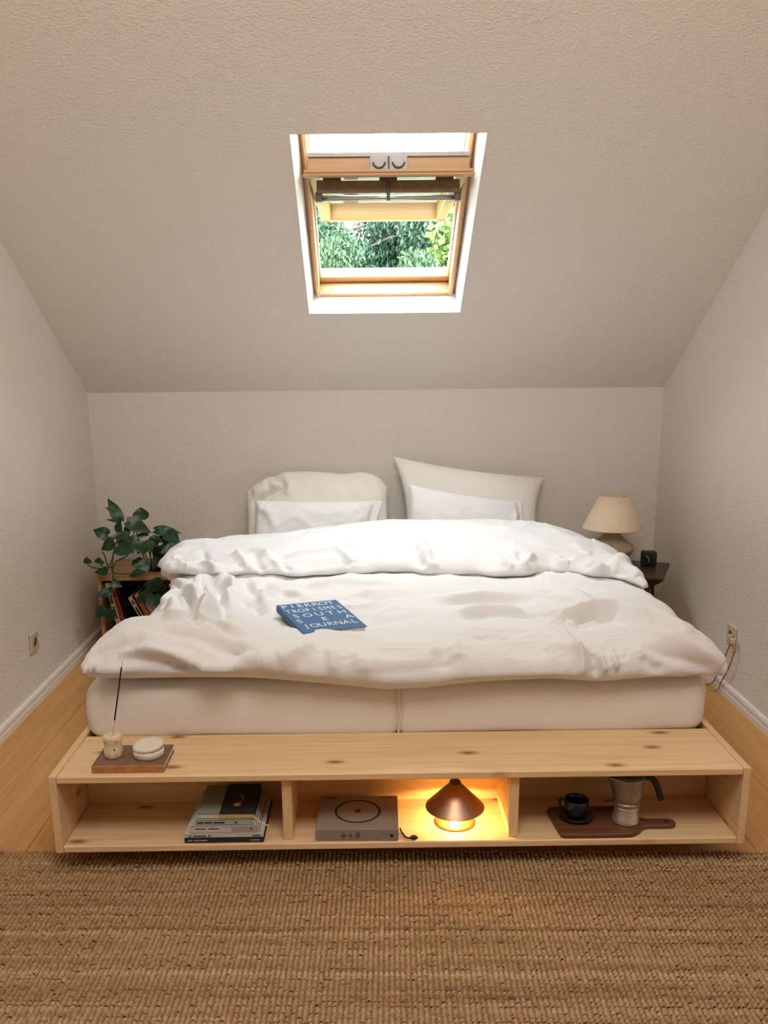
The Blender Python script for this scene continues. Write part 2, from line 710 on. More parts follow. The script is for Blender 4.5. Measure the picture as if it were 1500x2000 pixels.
bpart('side_panel', -.925, -.905, 0, 2.25, ZB, ZT, M_PINE_Y)
bpart('side_panel', .905, .925, 0, 2.25, ZB, ZT, M_PINE_Y)
bpart('top_board', -.9047, .9047, .0, .262, ZT - .021, ZT - .0005, M_PINE_X, .003)
bpart('bottom_board', -.9047, .9047, .0, .255, ZB, ZB + .020, M_PINE_X, .003)
bpart('back_board', -.9047, .9047, .233, .251, ZB + .0205, ZT - .0215, M_PINE_X)
bpart('divider', -.316, -.290, .018, .2325, ZB + .0205, ZT - .0215, M_PINE_Z)
bpart('divider', .291, .317, .018, .2325, ZB + .0205, ZT - .0215, M_PINE_Z)
bpart('head_board', -.9047, .9047, 2.232, 2.25, ZB, ZT - .03, M_PINE_X)
for i in range(7):
    bpart('slat', -.9047, .9047, .30 + i * .29, .38 + i * .29, .245, .262, M_PINE_X)
for sx in (-1, 1):
    for yy in (.42, 1.25, 2.05):
        bpart('leg', sx * .70 - .03, sx * .70 + .03, yy - .03, yy + .03, 0, .245, M_PINE_Z)

# ------------------------------------------------------------------ mattress
def fbm(p, sc, oct=3):
    v, a = 0.0, 1.0
    q = Vector(p) * sc
    for _ in range(oct):
        v += a * noise.noise(q)
        q = q * 2.03
        a *= .5
    return v


def superbox(nx, ny, nz, lo, hi, e=6.0, post=None):
    """rounded box as a closed grid surface: lattice cube pushed to a superellipsoid-cornered block"""
    V, F, key = [], [], {}
    n = (nx, ny, nz)

    def vid(i, j, k):
        t = (i, j, k)
        if t not in key:
            p = [2 * t[a] / n[a] - 1 for a in range(3)]
            key[t] = len(V)
            V.append(p)
        return key[t]
    for ax in range(3):
        u, w = (ax + 1) % 3, (ax + 2) % 3
        for sd in (0, n[ax]):
            for a in range(n[u]):
                for b in range(n[w]):
                    q = []
                    for (da, db) in ((0, 0), (1, 0), (1, 1), (0, 1)):
                        t = [0, 0, 0]
                        t[ax], t[u], t[w] = sd, a + da, b + db
                        q.append(vid(*t))
                    F.append(tuple(q if sd else q[::-1]))
    return V, F


mx0, mx1, my0, my1, mz0, mz1 = -.897, .903, .264, 2.22, .263, .452
V, F = superbox(110, 60, 14, None, None)
out = []
for p in V:
    rad = .05
    hx, hy, hz = (mx1 - mx0) / 2, (my1 - my0) / 2, (mz1 - mz0) / 2
    q = Vector((p[0] * hx, p[1] * hy, p[2] * hz))
    rx = .055
    c = Vector((max(-hx + rx, min(hx - rx, q.x)), max(-hy + rx, min(hy - rx, q.y)), max(-hz + .04, min(hz - .04, q.z))))
    d = q - c
    if d.length > 1e-9:
        dn = Vector((d.x / rx, d.y / rx, d.z / .04))
        m = dn.length
        mm = max(abs(dn.x), abs(dn.y), abs(dn.z))
        d = Vector((dn.x * rx, dn.y * rx, dn.z * .04)) * (mm / m)
    w = c + d + Vector(((mx0 + mx1) / 2, (my0 + my1) / 2, (mz0 + mz1) / 2))
    # soft bulge of the sides, the seam between the two cores, small sheet creases
    f = 1 - (p[2]) ** 2
    if p[1] < -.9:
        w.y -= .010 * f + .004 * fbm(w, 3, 3)
        seam = math.exp(-((w.x - .006) / .012) ** 2)
        w.y += .012 * seam
        w.y += .003 * math.sin(w.x * 260) * math.exp(-((w.x - .006) / .035) ** 2) * (.5 - .5 * p[2])
        w.z += .004 * fbm(w, 4, 2) * (1 if p[2] < -.5 else 0)
    if p[0] < -.93:
        w.x -= .012 * f
    if p[0] > .93:
        w.x += .004 * f
    out.append(w)
matt = link('mattress', out, F, M_SHEET, loc=(0, 1.24, .263), smooth=True)
tag(matt, 'thick double mattress in a fitted off-white sheet on the pine bed', 'mattress')
mb = MB()
pts = [(.006 + .003 * sin(z * 60), my0 - .0085, z) for z in np.linspace(.275, .43, 14)]
mb.tube(pts, .0028, 6)
mb.tube([(.022 + .5 * (z - .275) * .06, my0 - .0095 + .002, z) for z in np.linspace(.272, .33, 8)], .0022, 6)
mb.make('sheet_crease', M_SHEET, matt, smooth=True)

# ------------------------------------------------------------------ duvet
#DUVET-BEGIN
def lerp_tab(tab, x):
    return float(np.interp(x, [t[0] for t in tab], [t[1] for t in tab]))


D_XL = [(.15, -.880), (.30, -.885), (.42, -.875), (.56, -.84), (.72, -.795), (.95, -.785), (1.15, -.80), (1.30, -.86), (1.45, -.93), (1.60, -.92), (1.8, -.88)]
D_XR = [(.15, .915), (.30, .935), (.45, .925), (.6, .925), (.85, .915), (1.1, .925), (1.3, .935), (1.5, .925), (1.65, .88), (1.8, .83)]
D_YF = [(-1, .235), (-.8, .21), (-.45, .20), (-.2, .19), (0, .185), (.25, .195), (.5, .20), (.8, .205), (1, .24)]
D_ZB = [(-1, .42), (-.87, .44), (-.6, .456), (-.44, .460), (-.25, .440), (0, .418), (.22, .438), (.43, .448), (.56, .428), (.72, .434), (.9, .425), (1, .44)]
D_ZF = [(-1, .575), (-.82, .595), (-.6, .605), (-.4, .588), (-.2, .575), (0, .548), (.2, .556), (.4, .545), (.6, .548), (.77, .575), (.9, .56), (1, .54)]
YBK = 1.74


def duvet_top(x, y):
    zf = np.interp(x, [t[0] for t in D_ZF], [t[1] for t in D_ZF])
    main = .562 + .01 * np.sin(2.1 * x + 1) * np.sin(3 * y)
    w = np.clip((y - .38) / .32, 0, 1)
    w = w * w * (3 - 2 * w)
    z = zf * (1 - w) + main * w
    # hollow where the book lies and other broad swells
    z = z - .046 * np.exp(-(((x + .23) / .21) ** 2 + ((y - .52) / .16) ** 2) ** 1.5)
    z = z + .008 * np.exp(-(((x + .10) / .15) ** 2 + ((y - .375 - .12 * (x + .2)) / .06) ** 2))
    z = z + .022 * np.exp(-(((x - .66) / .25) ** 2 + ((y - .62) / .10) ** 2))
    z = z - .018 * np.exp(-(((x - .30) / .30) ** 2 + ((y - .66) / .08) ** 2))
    z = z + .016 * np.exp(-(((x - .15) / .5) ** 2 + ((y - .86) / .12) ** 2))
    z = z - .022 * np.exp(-(((x + .68) / .14) ** 2 + ((y - .62) / .10) ** 2))
    z = z + .012 * np.exp(-(((x + .45) / .2) ** 2 + ((y - .95) / .15) ** 2))
    return z


def build_base(na=300, nb=300):
    """closed pillow-like shell; returns top grid points and bottom grid points"""
    a = np.linspace(-1, 1, na)
    b = np.linspace(-1, 1, nb)
    ex = 5.0

    def prof(t):
        th = t * pi / 2
        s = np.sign(np.sin(th)) * np.abs(np.sin(th)) ** (2 / ex)
        # even spacing in the flat, dense at the rim
        s = .55 * s + .45 * t
        h = np.clip(1 - np.abs(s) ** 14, 0, 1) ** .5
        return s, h
    sa, ha = prof(a)
    sb, hb = prof(b)
    A, B = np.meshgrid(sa, sb)
    HA, HB = np.meshgrid(ha, hb)
    # along the depth first
    x0 = A * .93
    yf = np.interp(x0, [t[0] for t in D_YF], [t[1] for t in D_YF])
    y = yf + (YBK - yf) * (B + 1) / 2
    xl = np.interp(y, [t[0] for t in D_XL], [t[1] for t in D_XL])
    xr = np.interp(y, [t[0] for t in D_XR], [t[1] for t in D_XR])
    x = xl + (xr - xl) * (A + 1) / 2
    zt = duvet_top(x, y)
    zbf = np.interp(x, [t[0] for t in D_ZB], [t[1] for t in D_ZB])
    wf = np.clip((y - .205) / .05, 0, 1)
    zb = zbf * (1 - wf) + .459 * wf
    # overhanging sides sag below the mattress top
    side = np.clip((np.abs(x) - .86) / .1, 0, 1)
    zb = zb - .02 * side
    mid = zb + .42 * (zt - zb)
    mid = mid - .012 * side
    H = np.minimum(HA, HB)
    top = np.stack([x, y, mid + (zt - mid) * H], -1)
    bot = np.stack([x, y, mid - (mid - zb) * H], -1)
    return top, bot


# folded-back upper part: a second shell lying on the first
D_FF = [(-1, 1.13), (-.85, 1.10), (-.62, 1.06), (-.4, 1.05), (-.1, 1.09), (.08, 1.02), (.36, 1.0), (.6, 1.05), (.72, 1.0), (.85, .93), (1, .80)]
F_XL = [(.8, -.80), (1.0, -.82), (1.15, -.85), (1.3, -.905), (1.45, -.925), (1.6, -.90), (1.75, -.84), (1.9, -.78)]
F_XR = [(.8, .88), (1.0, .91), (1.2, .95), (1.4, .955), (1.55, .90), (1.7, .83), (1.9, .76)]
D_FB = [(-1, 1.66), (-.6, 1.72), (0, 1.80), (.5, 1.80), (.75, 1.74), (1, 1.58)]
F_ZT = [(-1, .585), (-.85, .605), (-.6, .618), (-.3, .635), (0, .648), (.3, .643), (.6, .638), (.75, .622), (.9, .585), (1, .55)]


def build_fold(na=300, nb=130):
    a = np.linspace(-1, 1, na)
    b = np.linspace(-1, 1, nb)
    ex = 4.0

    def prof(t, k):
        th = t * pi / 2
        s = np.sign(np.sin(th)) * np.abs(np.sin(th)) ** (2 / ex)
        s = .5 * s + .5 * t
        h = np.clip(1 - np.abs(s) ** k, 0, 1) ** .5
        return s, h
    sa, ha = prof(a, 22)
    sb, hb = prof(b, 8)
    A, B = np.meshgrid(sa, sb)
    HA, HB = np.meshgrid(ha, hb)
    x0 = A * .96
    yf = np.interp(x0, [t[0] for t in D_FF], [t[1] for t in D_FF])
    yf = yf + .020 * np.sin(x0 * 9.3 + .5) + .015 * np.sin(x0 * 21 + 1.3) + .006 * np.sin(x0 * 47)
    yk = np.interp(x0, [t[0] for t in D_FB], [t[1] for t in D_FB])
    y = yf + (yk - yf) * (B + 1) / 2
    xl = np.interp(y, [t[0] for t in F_XL], [t[1] for t in F_XL])
    xr = np.interp(y, [t[0] for t in F_XR], [t[1] for t in F_XR])
    x = xl + (xr - xl) * (A + 1) / 2
    zt = np.interp(x, [t[0] for t in F_ZT], [t[1] for t in F_ZT])
    zt = zt + .012 * np.sin(2.2 * x + .6) - .02 * ((y - 1.35) / .35) ** 2 * 0
    t = np.clip((y - yf) / np.maximum(yk - yf, .1), 0, 1)
    zt = zt - .035 * (1 - np.clip(t / .55, 0, 1)) ** 1.5
    base = .560
    side = np.clip((np.abs(x) - .84) / .13, 0, 1)
    zb = base - .055 * side ** 1.2 - .06 * np.clip((y - 1.55) / .2, 0, 1)
    zt = np.maximum(zt - .035 * side ** 1.5, zb + .05)
    mid = zb + .40 * (zt - zb)
    H = np.minimum(HA, HB)
    top = np.stack([x, y, mid + (zt - mid) * H], -1)
    bot = np.stack([x, y, mid - (mid - zb) * H], -1)
    return top, bot


# creases and folds: (height, width, list of points); a negative height is a valley
STROKES = [
    (0.034, 0.028, [(-0.719, 0.926, 0.552), (-0.669, 0.777, 0.556), (-0.632, 0.707, 0.549), (-0.573, 0.453, 0.596), (-0.577, 0.375, 0.602), (-0.588, 0.351, 0.602)]),
    (-0.03, 0.016, [(-0.703, 0.762, 0.550), (-0.669, 0.701, 0.545), (-0.603, 0.411, 0.603), (-0.598, 0.348, 0.602)]),
    (-0.02, 0.016, [(-0.723, 1.031, 0.553), (-0.648, 0.795, 0.559), (-0.619, 0.713, 0.552), (-0.561, 0.441, 0.597)]),
    (0.024, 0.024, [(-0.634, 0.870, 0.564), (-0.623, 0.776, 0.559), (-0.588, 0.692, 0.552), (-0.556, 0.414, 0.599)]),
    (-0.018, 0.016, [(-0.613, 0.827, 0.563), (-0.581, 0.742, 0.559), (-0.574, 0.667, 0.551)]),
    (0.028, 0.028, [(-0.717, 1.031, 0.554), (-0.664, 1.028, 0.562), (-0.598, 0.921, 0.568), (-0.557, 0.838, 0.568), (-0.541, 0.698, 0.557), (-0.522, 0.534, 0.575)]),
    (-0.022, 0.02, [(-0.687, 0.924, 0.558), (-0.646, 0.922, 0.564), (-0.600, 0.870, 0.567), (-0.567, 0.784, 0.563)]),
    (-0.018, 0.02, [(-0.560, 0.741, 0.560), (-0.546, 0.636, 0.556), (-0.511, 0.391, 0.596), (-0.497, 0.349, 0.594)]),
    (0.026, 0.024, [(-0.685, 0.485, 0.585), (-0.719, 0.691, 0.539), (-0.688, 0.708, 0.545), (-0.658, 0.662, 0.541)]),
    (-0.018, 0.018, [(-0.656, 0.413, 0.600), (-0.629, 0.419, 0.601), (-0.605, 0.379, 0.604)]),
    (0.018, 0.018, [(-0.676, 0.440, 0.595), (-0.658, 0.380, 0.601), (-0.628, 0.366, 0.602), (-0.601, 0.365, 0.603)]),
    (-0.018, 0.014, [(-0.766, 0.776, 0.534), (-0.727, 0.726, 0.543), (-0.695, 0.723, 0.546)]),
    (0.016, 0.018, [(-0.773, 0.794, 0.530), (-0.763, 0.848, 0.537), (-0.736, 0.876, 0.548)]),
    (0.014, 0.016, [(-0.786, 1.035, 0.520), (-0.818, 1.196, 0.503), (-0.753, 1.033, 0.544)]),
    (-0.016, 0.014, [(-0.766, 0.899, 0.534), (-0.781, 1.035, 0.526), (-0.756, 1.033, 0.543)]),
    (0.02, 0.024, [(-0.698, 1.135, 0.558), (-0.658, 1.095, 0.561), (-0.605, 1.027, 0.566), (-0.551, 0.890, 0.571), (-0.493, 0.782, 0.567)]),
    (-0.016, 0.022, [(-0.699, 1.097, 0.558), (-0.653, 1.027, 0.563), (-0.594, 0.921, 0.568), (-0.546, 0.793, 0.565)]),
    (-0.014, 0.03, [(-0.545, 0.838, 0.569), (-0.496, 0.837, 0.571), (-0.460, 0.782, 0.568)]),
    (0.014, 0.02, [(-0.527, 1.026, 0.570), (-0.468, 0.851, 0.573), (-0.436, 0.772, 0.568), (-0.428, 0.663, 0.559)]),
    (-0.012, 0.02, [(-0.447, 0.724, 0.564), (-0.431, 0.628, 0.556), (-0.437, 0.546, 0.559)]),
    (-0.014, 0.022, [(-0.485, 0.439, 0.587), (-0.439, 0.382, 0.586), (-0.409, 0.377, 0.581)]),
    (0.014, 0.022, [(-0.575, 0.322, 0.599), (-0.540, 0.337, 0.597), (-0.482, 0.322, 0.591), (-0.425, 0.299, 0.584)]),
    (-0.012, 0.01, [(-0.580, 0.319, 0.599), (-0.545, 0.333, 0.597), (-0.510, 0.320, 0.593), (-0.483, 0.298, 0.589)]),
    (-0.016, 0.014, [(-0.745, 1.351, 0.610), (-0.704, 1.219, 0.610), (-0.674, 1.166, 0.609)]),
    (0.014, 0.016, [(-0.711, 1.131, 0.607), (-0.671, 1.107, 0.603), (-0.621, 1.062, 0.580), (-0.603, 1.061, 0.580)]),
    (0.014, 0.018, [(-0.602, 1.264, 0.610), (-0.549, 1.116, 0.601), (-0.521, 1.093, 0.580)]),
    (-0.012, 0.016, [(-0.568, 1.112, 0.603), (-0.542, 1.096, 0.590), (-0.521, 1.093, 0.580)]),
    (-0.014, 0.018, [(-0.523, 1.227, 0.610), (-0.494, 1.121, 0.603), (-0.468, 1.084, 0.580)]),
    (0.014, 0.018, [(-0.549, 1.278, 0.610), (-0.487, 1.238, 0.610), (-0.436, 1.147, 0.608), (-0.401, 1.091, 0.601)]),
    (-0.012, 0.018, [(-0.822, 1.225, 0.606), (-0.795, 1.148, 0.605), (-0.755, 1.123, 0.602)]),
    (0.016, 0.016, [(-0.837, 1.100, 0.580), (-0.818, 1.113, 0.593), (-0.785, 1.128, 0.600), (-0.751, 1.121, 0.602)]),
    (0.012, 0.012, [(-0.829, 1.246, 0.606), (-0.805, 1.148, 0.605), (-0.770, 1.126, 0.601)]),
    (0.014, 0.018, [(0.108, 1.290, 0.646), (0.141, 1.139, 0.631), (0.139, 1.057, 0.612), (0.178, 1.030, 0.597)]),
    (-0.016, 0.014, [(0.096, 1.242, 0.641), (0.105, 1.101, 0.619), (0.139, 1.037, 0.600)]),
    (0.01, 0.014, [(0.414, 1.058, 0.622), (0.417, 1.026, 0.613), (0.453, 1.005, 0.603)]),
    (-0.01, 0.012, [(0.488, 1.126, 0.631), (0.493, 1.053, 0.618), (0.513, 1.028, 0.605)]),
    (0.012, 0.014, [(0.539, 1.109, 0.624), (0.511, 1.058, 0.617), (0.482, 1.006, 0.602)]),
    (0.012, 0.014, [(0.628, 1.106, 0.614), (0.637, 1.065, 0.602), (0.668, 1.045, 0.596)]),
    (-0.014, 0.016, [(0.718, 0.998, 0.594), (0.779, 1.000, 0.602), (0.815, 0.968, 0.598)]),
    (0.016, 0.02, [(0.725, 0.982, 0.587), (0.778, 0.990, 0.600), (0.832, 0.991, 0.606), (0.894, 1.142, 0.585)]),
    (0.012, 0.016, [(0.827, 1.039, 0.609), (0.851, 0.953, 0.602), (0.876, 0.890, 0.586)]),
    (-0.01, 0.014, [(0.755, 0.966, 0.580), (0.819, 0.945, 0.590), (0.852, 0.916, 0.594)]),
    (0.01, 0.02, [(-0.394, 1.173, 0.610), (-0.311, 1.216, 0.618), (-0.179, 1.238, 0.628), (-0.050, 1.252, 0.637)]),
    (-0.01, 0.014, [(-0.449, 1.179, 0.609), (-0.388, 1.086, 0.601), (-0.367, 1.053, 0.593)]),
    (0.01, 0.014, [(-0.193, 1.219, 0.625), (-0.153, 1.117, 0.613), (-0.142, 1.082, 0.604)]),
    (0.012, 0.022, [(0.119, 0.699, 0.563), (0.253, 0.725, 0.566), (0.347, 0.720, 0.565), (0.431, 0.693, 0.565), (0.528, 0.627, 0.575), (0.641, 0.575, 0.580)]),
    (-0.01, 0.018, [(0.149, 0.654, 0.557), (0.250, 0.689, 0.558), (0.352, 0.678, 0.559), (0.453, 0.631, 0.567)]),
    (-0.012, 0.016, [(0.205, 0.488, 0.560), (0.323, 0.518, 0.559), (0.398, 0.506, 0.556), (0.456, 0.485, 0.554)]),
    (0.012, 0.018, [(0.194, 0.524, 0.562), (0.318, 0.561, 0.561), (0.408, 0.538, 0.561)]),
    (0.022, 0.03, [(0.457, 0.498, 0.556), (0.549, 0.508, 0.560), (0.635, 0.551, 0.575), (0.709, 0.552, 0.579), (0.759, 0.464, 0.572), (0.805, 0.341, 0.567), (0.833, 0.276, 0.558)]),
    (-0.024, 0.026, [(0.546, 0.461, 0.552), (0.604, 0.492, 0.558), (0.652, 0.532, 0.572), (0.691, 0.510, 0.571)]),
    (-0.016, 0.03, [(0.651, 0.497, 0.565), (0.707, 0.428, 0.565), (0.748, 0.337, 0.569), (0.796, 0.268, 0.561)]),
    (0.016, 0.016, [(0.524, 0.457, 0.551), (0.583, 0.462, 0.553), (0.632, 0.488, 0.561)]),
    (0.012, 0.02, [(0.438, 0.728, 0.569), (0.536, 0.745, 0.573), (0.592, 0.695, 0.576), (0.627, 0.591, 0.582)]),
    (-0.01, 0.014, [(0.226, 0.321, 0.552), (0.300, 0.339, 0.549), (0.351, 0.314, 0.545)]),
    (0.01, 0.016, [(0.447, 0.444, 0.549), (0.486, 0.353, 0.545), (0.502, 0.272, 0.540)]),
    (0.014, 0.022, [(0.699, 0.405, 0.564), (0.763, 0.276, 0.565), (0.841, 0.234, 0.537), (0.914, 0.228, 0.494)]),
    (-0.012, 0.02, [(0.694, 0.248, 0.548), (0.768, 0.216, 0.530), (0.849, 0.217, 0.505), (0.914, 0.226, 0.477)]),
    (-0.012, 0.02, [(-0.463, 0.867, 0.574), (-0.399, 0.790, 0.570), (-0.337, 0.745, 0.566), (-0.273, 0.743, 0.566)]),
    (0.012, 0.02, [(-0.285, 0.833, 0.575), (-0.185, 0.882, 0.576), (-0.087, 0.843, 0.579), (0.004, 0.841, 0.581)]),
    (-0.012, 0.018, [(-0.076, 0.693, 0.562), (0.004, 0.721, 0.569), (0.003, 0.713, 0.568)]),
    (0.012, 0.02, [(-0.426, 0.747, 0.566), (-0.355, 0.771, 0.569), (-0.273, 0.727, 0.563)]),
    (-0.01, 0.018, [(-0.534, 0.765, 0.564), (-0.470, 0.683, 0.560), (-0.420, 0.601, 0.553)]),
    (0.014, 0.02, [(-0.024, 0.515, 0.540), (-0.012, 0.600, 0.552), (0.100, 0.535, 0.559)]),
    (0.018, 0.018, [(-0.874, 0.227, 0.521), (-0.833, 0.220, 0.509), (-0.794, 0.215, 0.510), (-0.756, 0.210, 0.511)]),
    (0.022, 0.016, [(-0.777, 0.232, 0.559), (-0.715, 0.225, 0.558), (-0.653, 0.219, 0.555), (-0.595, 0.210, 0.543), (-0.532, 0.203, 0.517), (-0.473, 0.202, 0.516), (-0.450, 0.201, 0.515)]),
    (-0.016, 0.02, [(-0.767, 0.218, 0.541), (-0.711, 0.216, 0.544), (-0.649, 0.209, 0.534), (-0.595, 0.205, 0.518), (-0.537, 0.204, 0.517)]),
    (-0.014, 0.022, [(-0.845, 0.226, 0.533), (-0.821, 0.240, 0.560), (-0.771, 0.241, 0.568), (-0.719, 0.235, 0.568)]),
    (-0.012, 0.02, [(-0.675, 0.280, 0.590), (-0.600, 0.269, 0.591), (-0.537, 0.262, 0.585), (-0.484, 0.241, 0.573), (-0.426, 0.222, 0.558)]),
    (0.012, 0.022, [(-0.438, 0.212, 0.549), (-0.382, 0.206, 0.537), (-0.326, 0.203, 0.532), (-0.270, 0.211, 0.541)]),
    (-0.01, 0.014, [(-0.450, 0.233, 0.567), (-0.461, 0.223, 0.560)]),
    (0.012, 0.016, [(-0.860, 0.223, 0.507), (-0.871, 0.225, 0.504), (-0.880, 0.226, 0.502)]),
    (-0.012, 0.012, [(-0.833, 0.220, 0.509), (-0.842, 0.221, 0.508), (-0.851, 0.222, 0.508)]),
    (0.01, 0.01, [(0.121, 0.251, 0.543), (0.083, 0.217, 0.527), (0.082, 0.199, 0.511)]),
    (0.01, 0.01, [(0.183, 0.276, 0.549), (0.164, 0.233, 0.538), (0.180, 0.216, 0.528)]),
    (-0.01, 0.012, [(0.146, 0.251, 0.544), (0.119, 0.216, 0.527), (0.142, 0.197, 0.507)]),
    (0.012, 0.012, [(0.501, 0.253, 0.536), (0.514, 0.219, 0.519), (0.507, 0.200, 0.483)]),
    (0.012, 0.01, [(0.564, 0.230, 0.526), (0.573, 0.211, 0.507), (0.582, 0.204, 0.493)]),
    (-0.012, 0.014, [(0.549, 0.232, 0.528), (0.552, 0.210, 0.507), (0.546, 0.201, 0.479)]),
    (0.012, 0.01, [(0.605, 0.231, 0.527), (0.608, 0.211, 0.509), (0.617, 0.207, 0.501)]),
    (-0.01, 0.016, [(0.687, 0.222, 0.530), (0.711, 0.206, 0.505), (0.747, 0.204, 0.491)]),
    (0.01, 0.02, [(0.413, 0.248, 0.534), (0.453, 0.263, 0.538), (0.500, 0.247, 0.534), (0.526, 0.224, 0.523)]),
    (0.01, 0.014, [(-0.190, 0.238, 0.557), (-0.180, 0.205, 0.530), (-0.180, 0.193, 0.508)]),
    (0.01, 0.014, [(-0.121, 0.231, 0.546), (-0.102, 0.203, 0.521), (-0.079, 0.195, 0.508), (-0.041, 0.221, 0.532)]),
    (-0.01, 0.014, [(-0.040, 0.254, 0.545), (-0.042, 0.208, 0.522), (-0.043, 0.189, 0.493)]),
    (0.012, 0.02, [(-0.340, 0.211, 0.544), (-0.278, 0.226, 0.555), (-0.232, 0.257, 0.566)]),
    (-0.01, 0.03, [(-0.537, 0.240, 0.575), (-0.467, 0.223, 0.560), (-0.388, 0.206, 0.537)]),
]
#STROKES-HERE


def grid_normals(G):
    du = np.gradient(G, axis=1)
    dv = np.gradient(G, axis=0)
    n = np.cross(du, dv)
    n /= np.maximum(np.linalg.norm(n, axis=-1, keepdims=True), 1e-9)
    return n


def seg_dist(P, a, b):
    ab = b - a
    t = np.clip(((P - a) @ ab) / max(ab @ ab, 1e-12), 0, 1)
    d = np.linalg.norm(P - (a + t[..., None] * ab), axis=-1)
    return d, t


def stroke_disp(G, strokes):
    disp = np.zeros(G.shape[:2])
    for (h, w, pts) in strokes:
        P = [np.array(p) for p in smooth_path(pts, 4)] if len(pts) > 2 else [np.array(p) for p in pts]
        lo = np.min(P, 0) - 3 * w
        hi = np.max(P, 0) + 3 * w
        m = np.all((G > lo) & (G < hi), -1)
        if not m.any():
            continue
        Q = G[m]
        best = np.full(len(Q), 9.0)
        tpos = np.zeros(len(Q))
        n = len(P) - 1
        for i in range(n):
            d, t = seg_dist(Q, P[i], P[i + 1])
            k = d < best
            best[k] = d[k]
            tpos[k] = (i + t[k]) / n
        taper = np.clip(np.minimum(tpos, 1 - tpos) / .22, 0, 1) ** .6 * .85 + .15
        disp[m] += h * taper * np.exp(-(best / w) ** 2)
    return disp
#DUVET-END


def crumple(G, amp1=.006, amp2=.0032, seed=0.0):
    n, m = G.shape[:2]
    D = np.zeros((n, m))
    for i in range(n):
        for j in range(m):
            p = G[i, j]
            q = Vector((p[0] * 3.2 + seed, p[1] * 5.2, p[2] * 3))
            wv = noise.noise_vector(q * .9) * .55
            r1 = 1 - abs(noise.noise(q + wv)) * 2.2
            q2 = Vector((p[0] * 9 + 5 + seed, p[1] * 13, p[2] * 9)) + wv * 2.0
            r2 = 1 - abs(noise.noise(q2)) * 2.2
            q3 = Vector((p[0] * 20 + p[1] * 9 + seed, p[1] * 30 - p[0] * 6, p[2] * 22)) + wv * 4.0
            r3 = max(0.0, 1 - abs(noise.noise(q3)) * 5.0)
            D[i, j] = amp1 * r1 + amp2 * r2 * (.6 + .6 * noise.noise(q * .7)) + amp2 * .55 * r3 * max(0.0, .35 + noise.noise(q * 1.3 + wv))
    return D


def weld_shell(top, bot):
    n, m = top.shape[:2]
    V = [tuple(p) for p in top.reshape(-1, 3)]
    idx_b = np.zeros((n, m), int)
    for i in range(n):
        for j in range(m):
            if i in (0, n - 1) or j in (0, m - 1):
                idx_b[i, j] = i * m + j
            else:
                idx_b[i, j] = len(V)
                V.append(tuple(bot[i, j]))
    F = []
    for i in range(n - 1):
        for j in range(m - 1):
            F.append((i * m + j, i * m + j + 1, (i + 1) * m + j + 1, (i + 1) * m + j))
            F.append((idx_b[i, j], idx_b[i + 1, j], idx_b[i + 1, j + 1], idx_b[i, j + 1]))
    return V, F


def drape(build, na, nb, a1, a2, seed):
    top, bot = build(na, nb)
    Nn = grid_normals(top)
    D = 1.6 * stroke_disp(top, STROKES) + crumple(top, a1, a2, seed)
    edge = np.ones(top.shape[:2])
    top = top + Nn * D[..., None]
    bot = bot.copy()
    bot[1:-1, 1:-1, 2] = np.minimum(bot[1:-1, 1:-1, 2], top[1:-1, 1:-1, 2] - .012)
    return weld_shell(top, bot)


V, F = drape(build_base, 420, 380, .013, .0075, 0.0)
duvet = link('duvet', V, F, M_LINEN, loc=(0, 1.0, .456), smooth=True)
tag(duvet, 'rumpled white linen duvet spread over the mattress, its top edge folded back', 'duvet')
V, F = drape(build_fold, 420, 170, .011, .0075, 3.7)
link('folded_edge', V, F, M_LINEN, duvet, smooth=True)


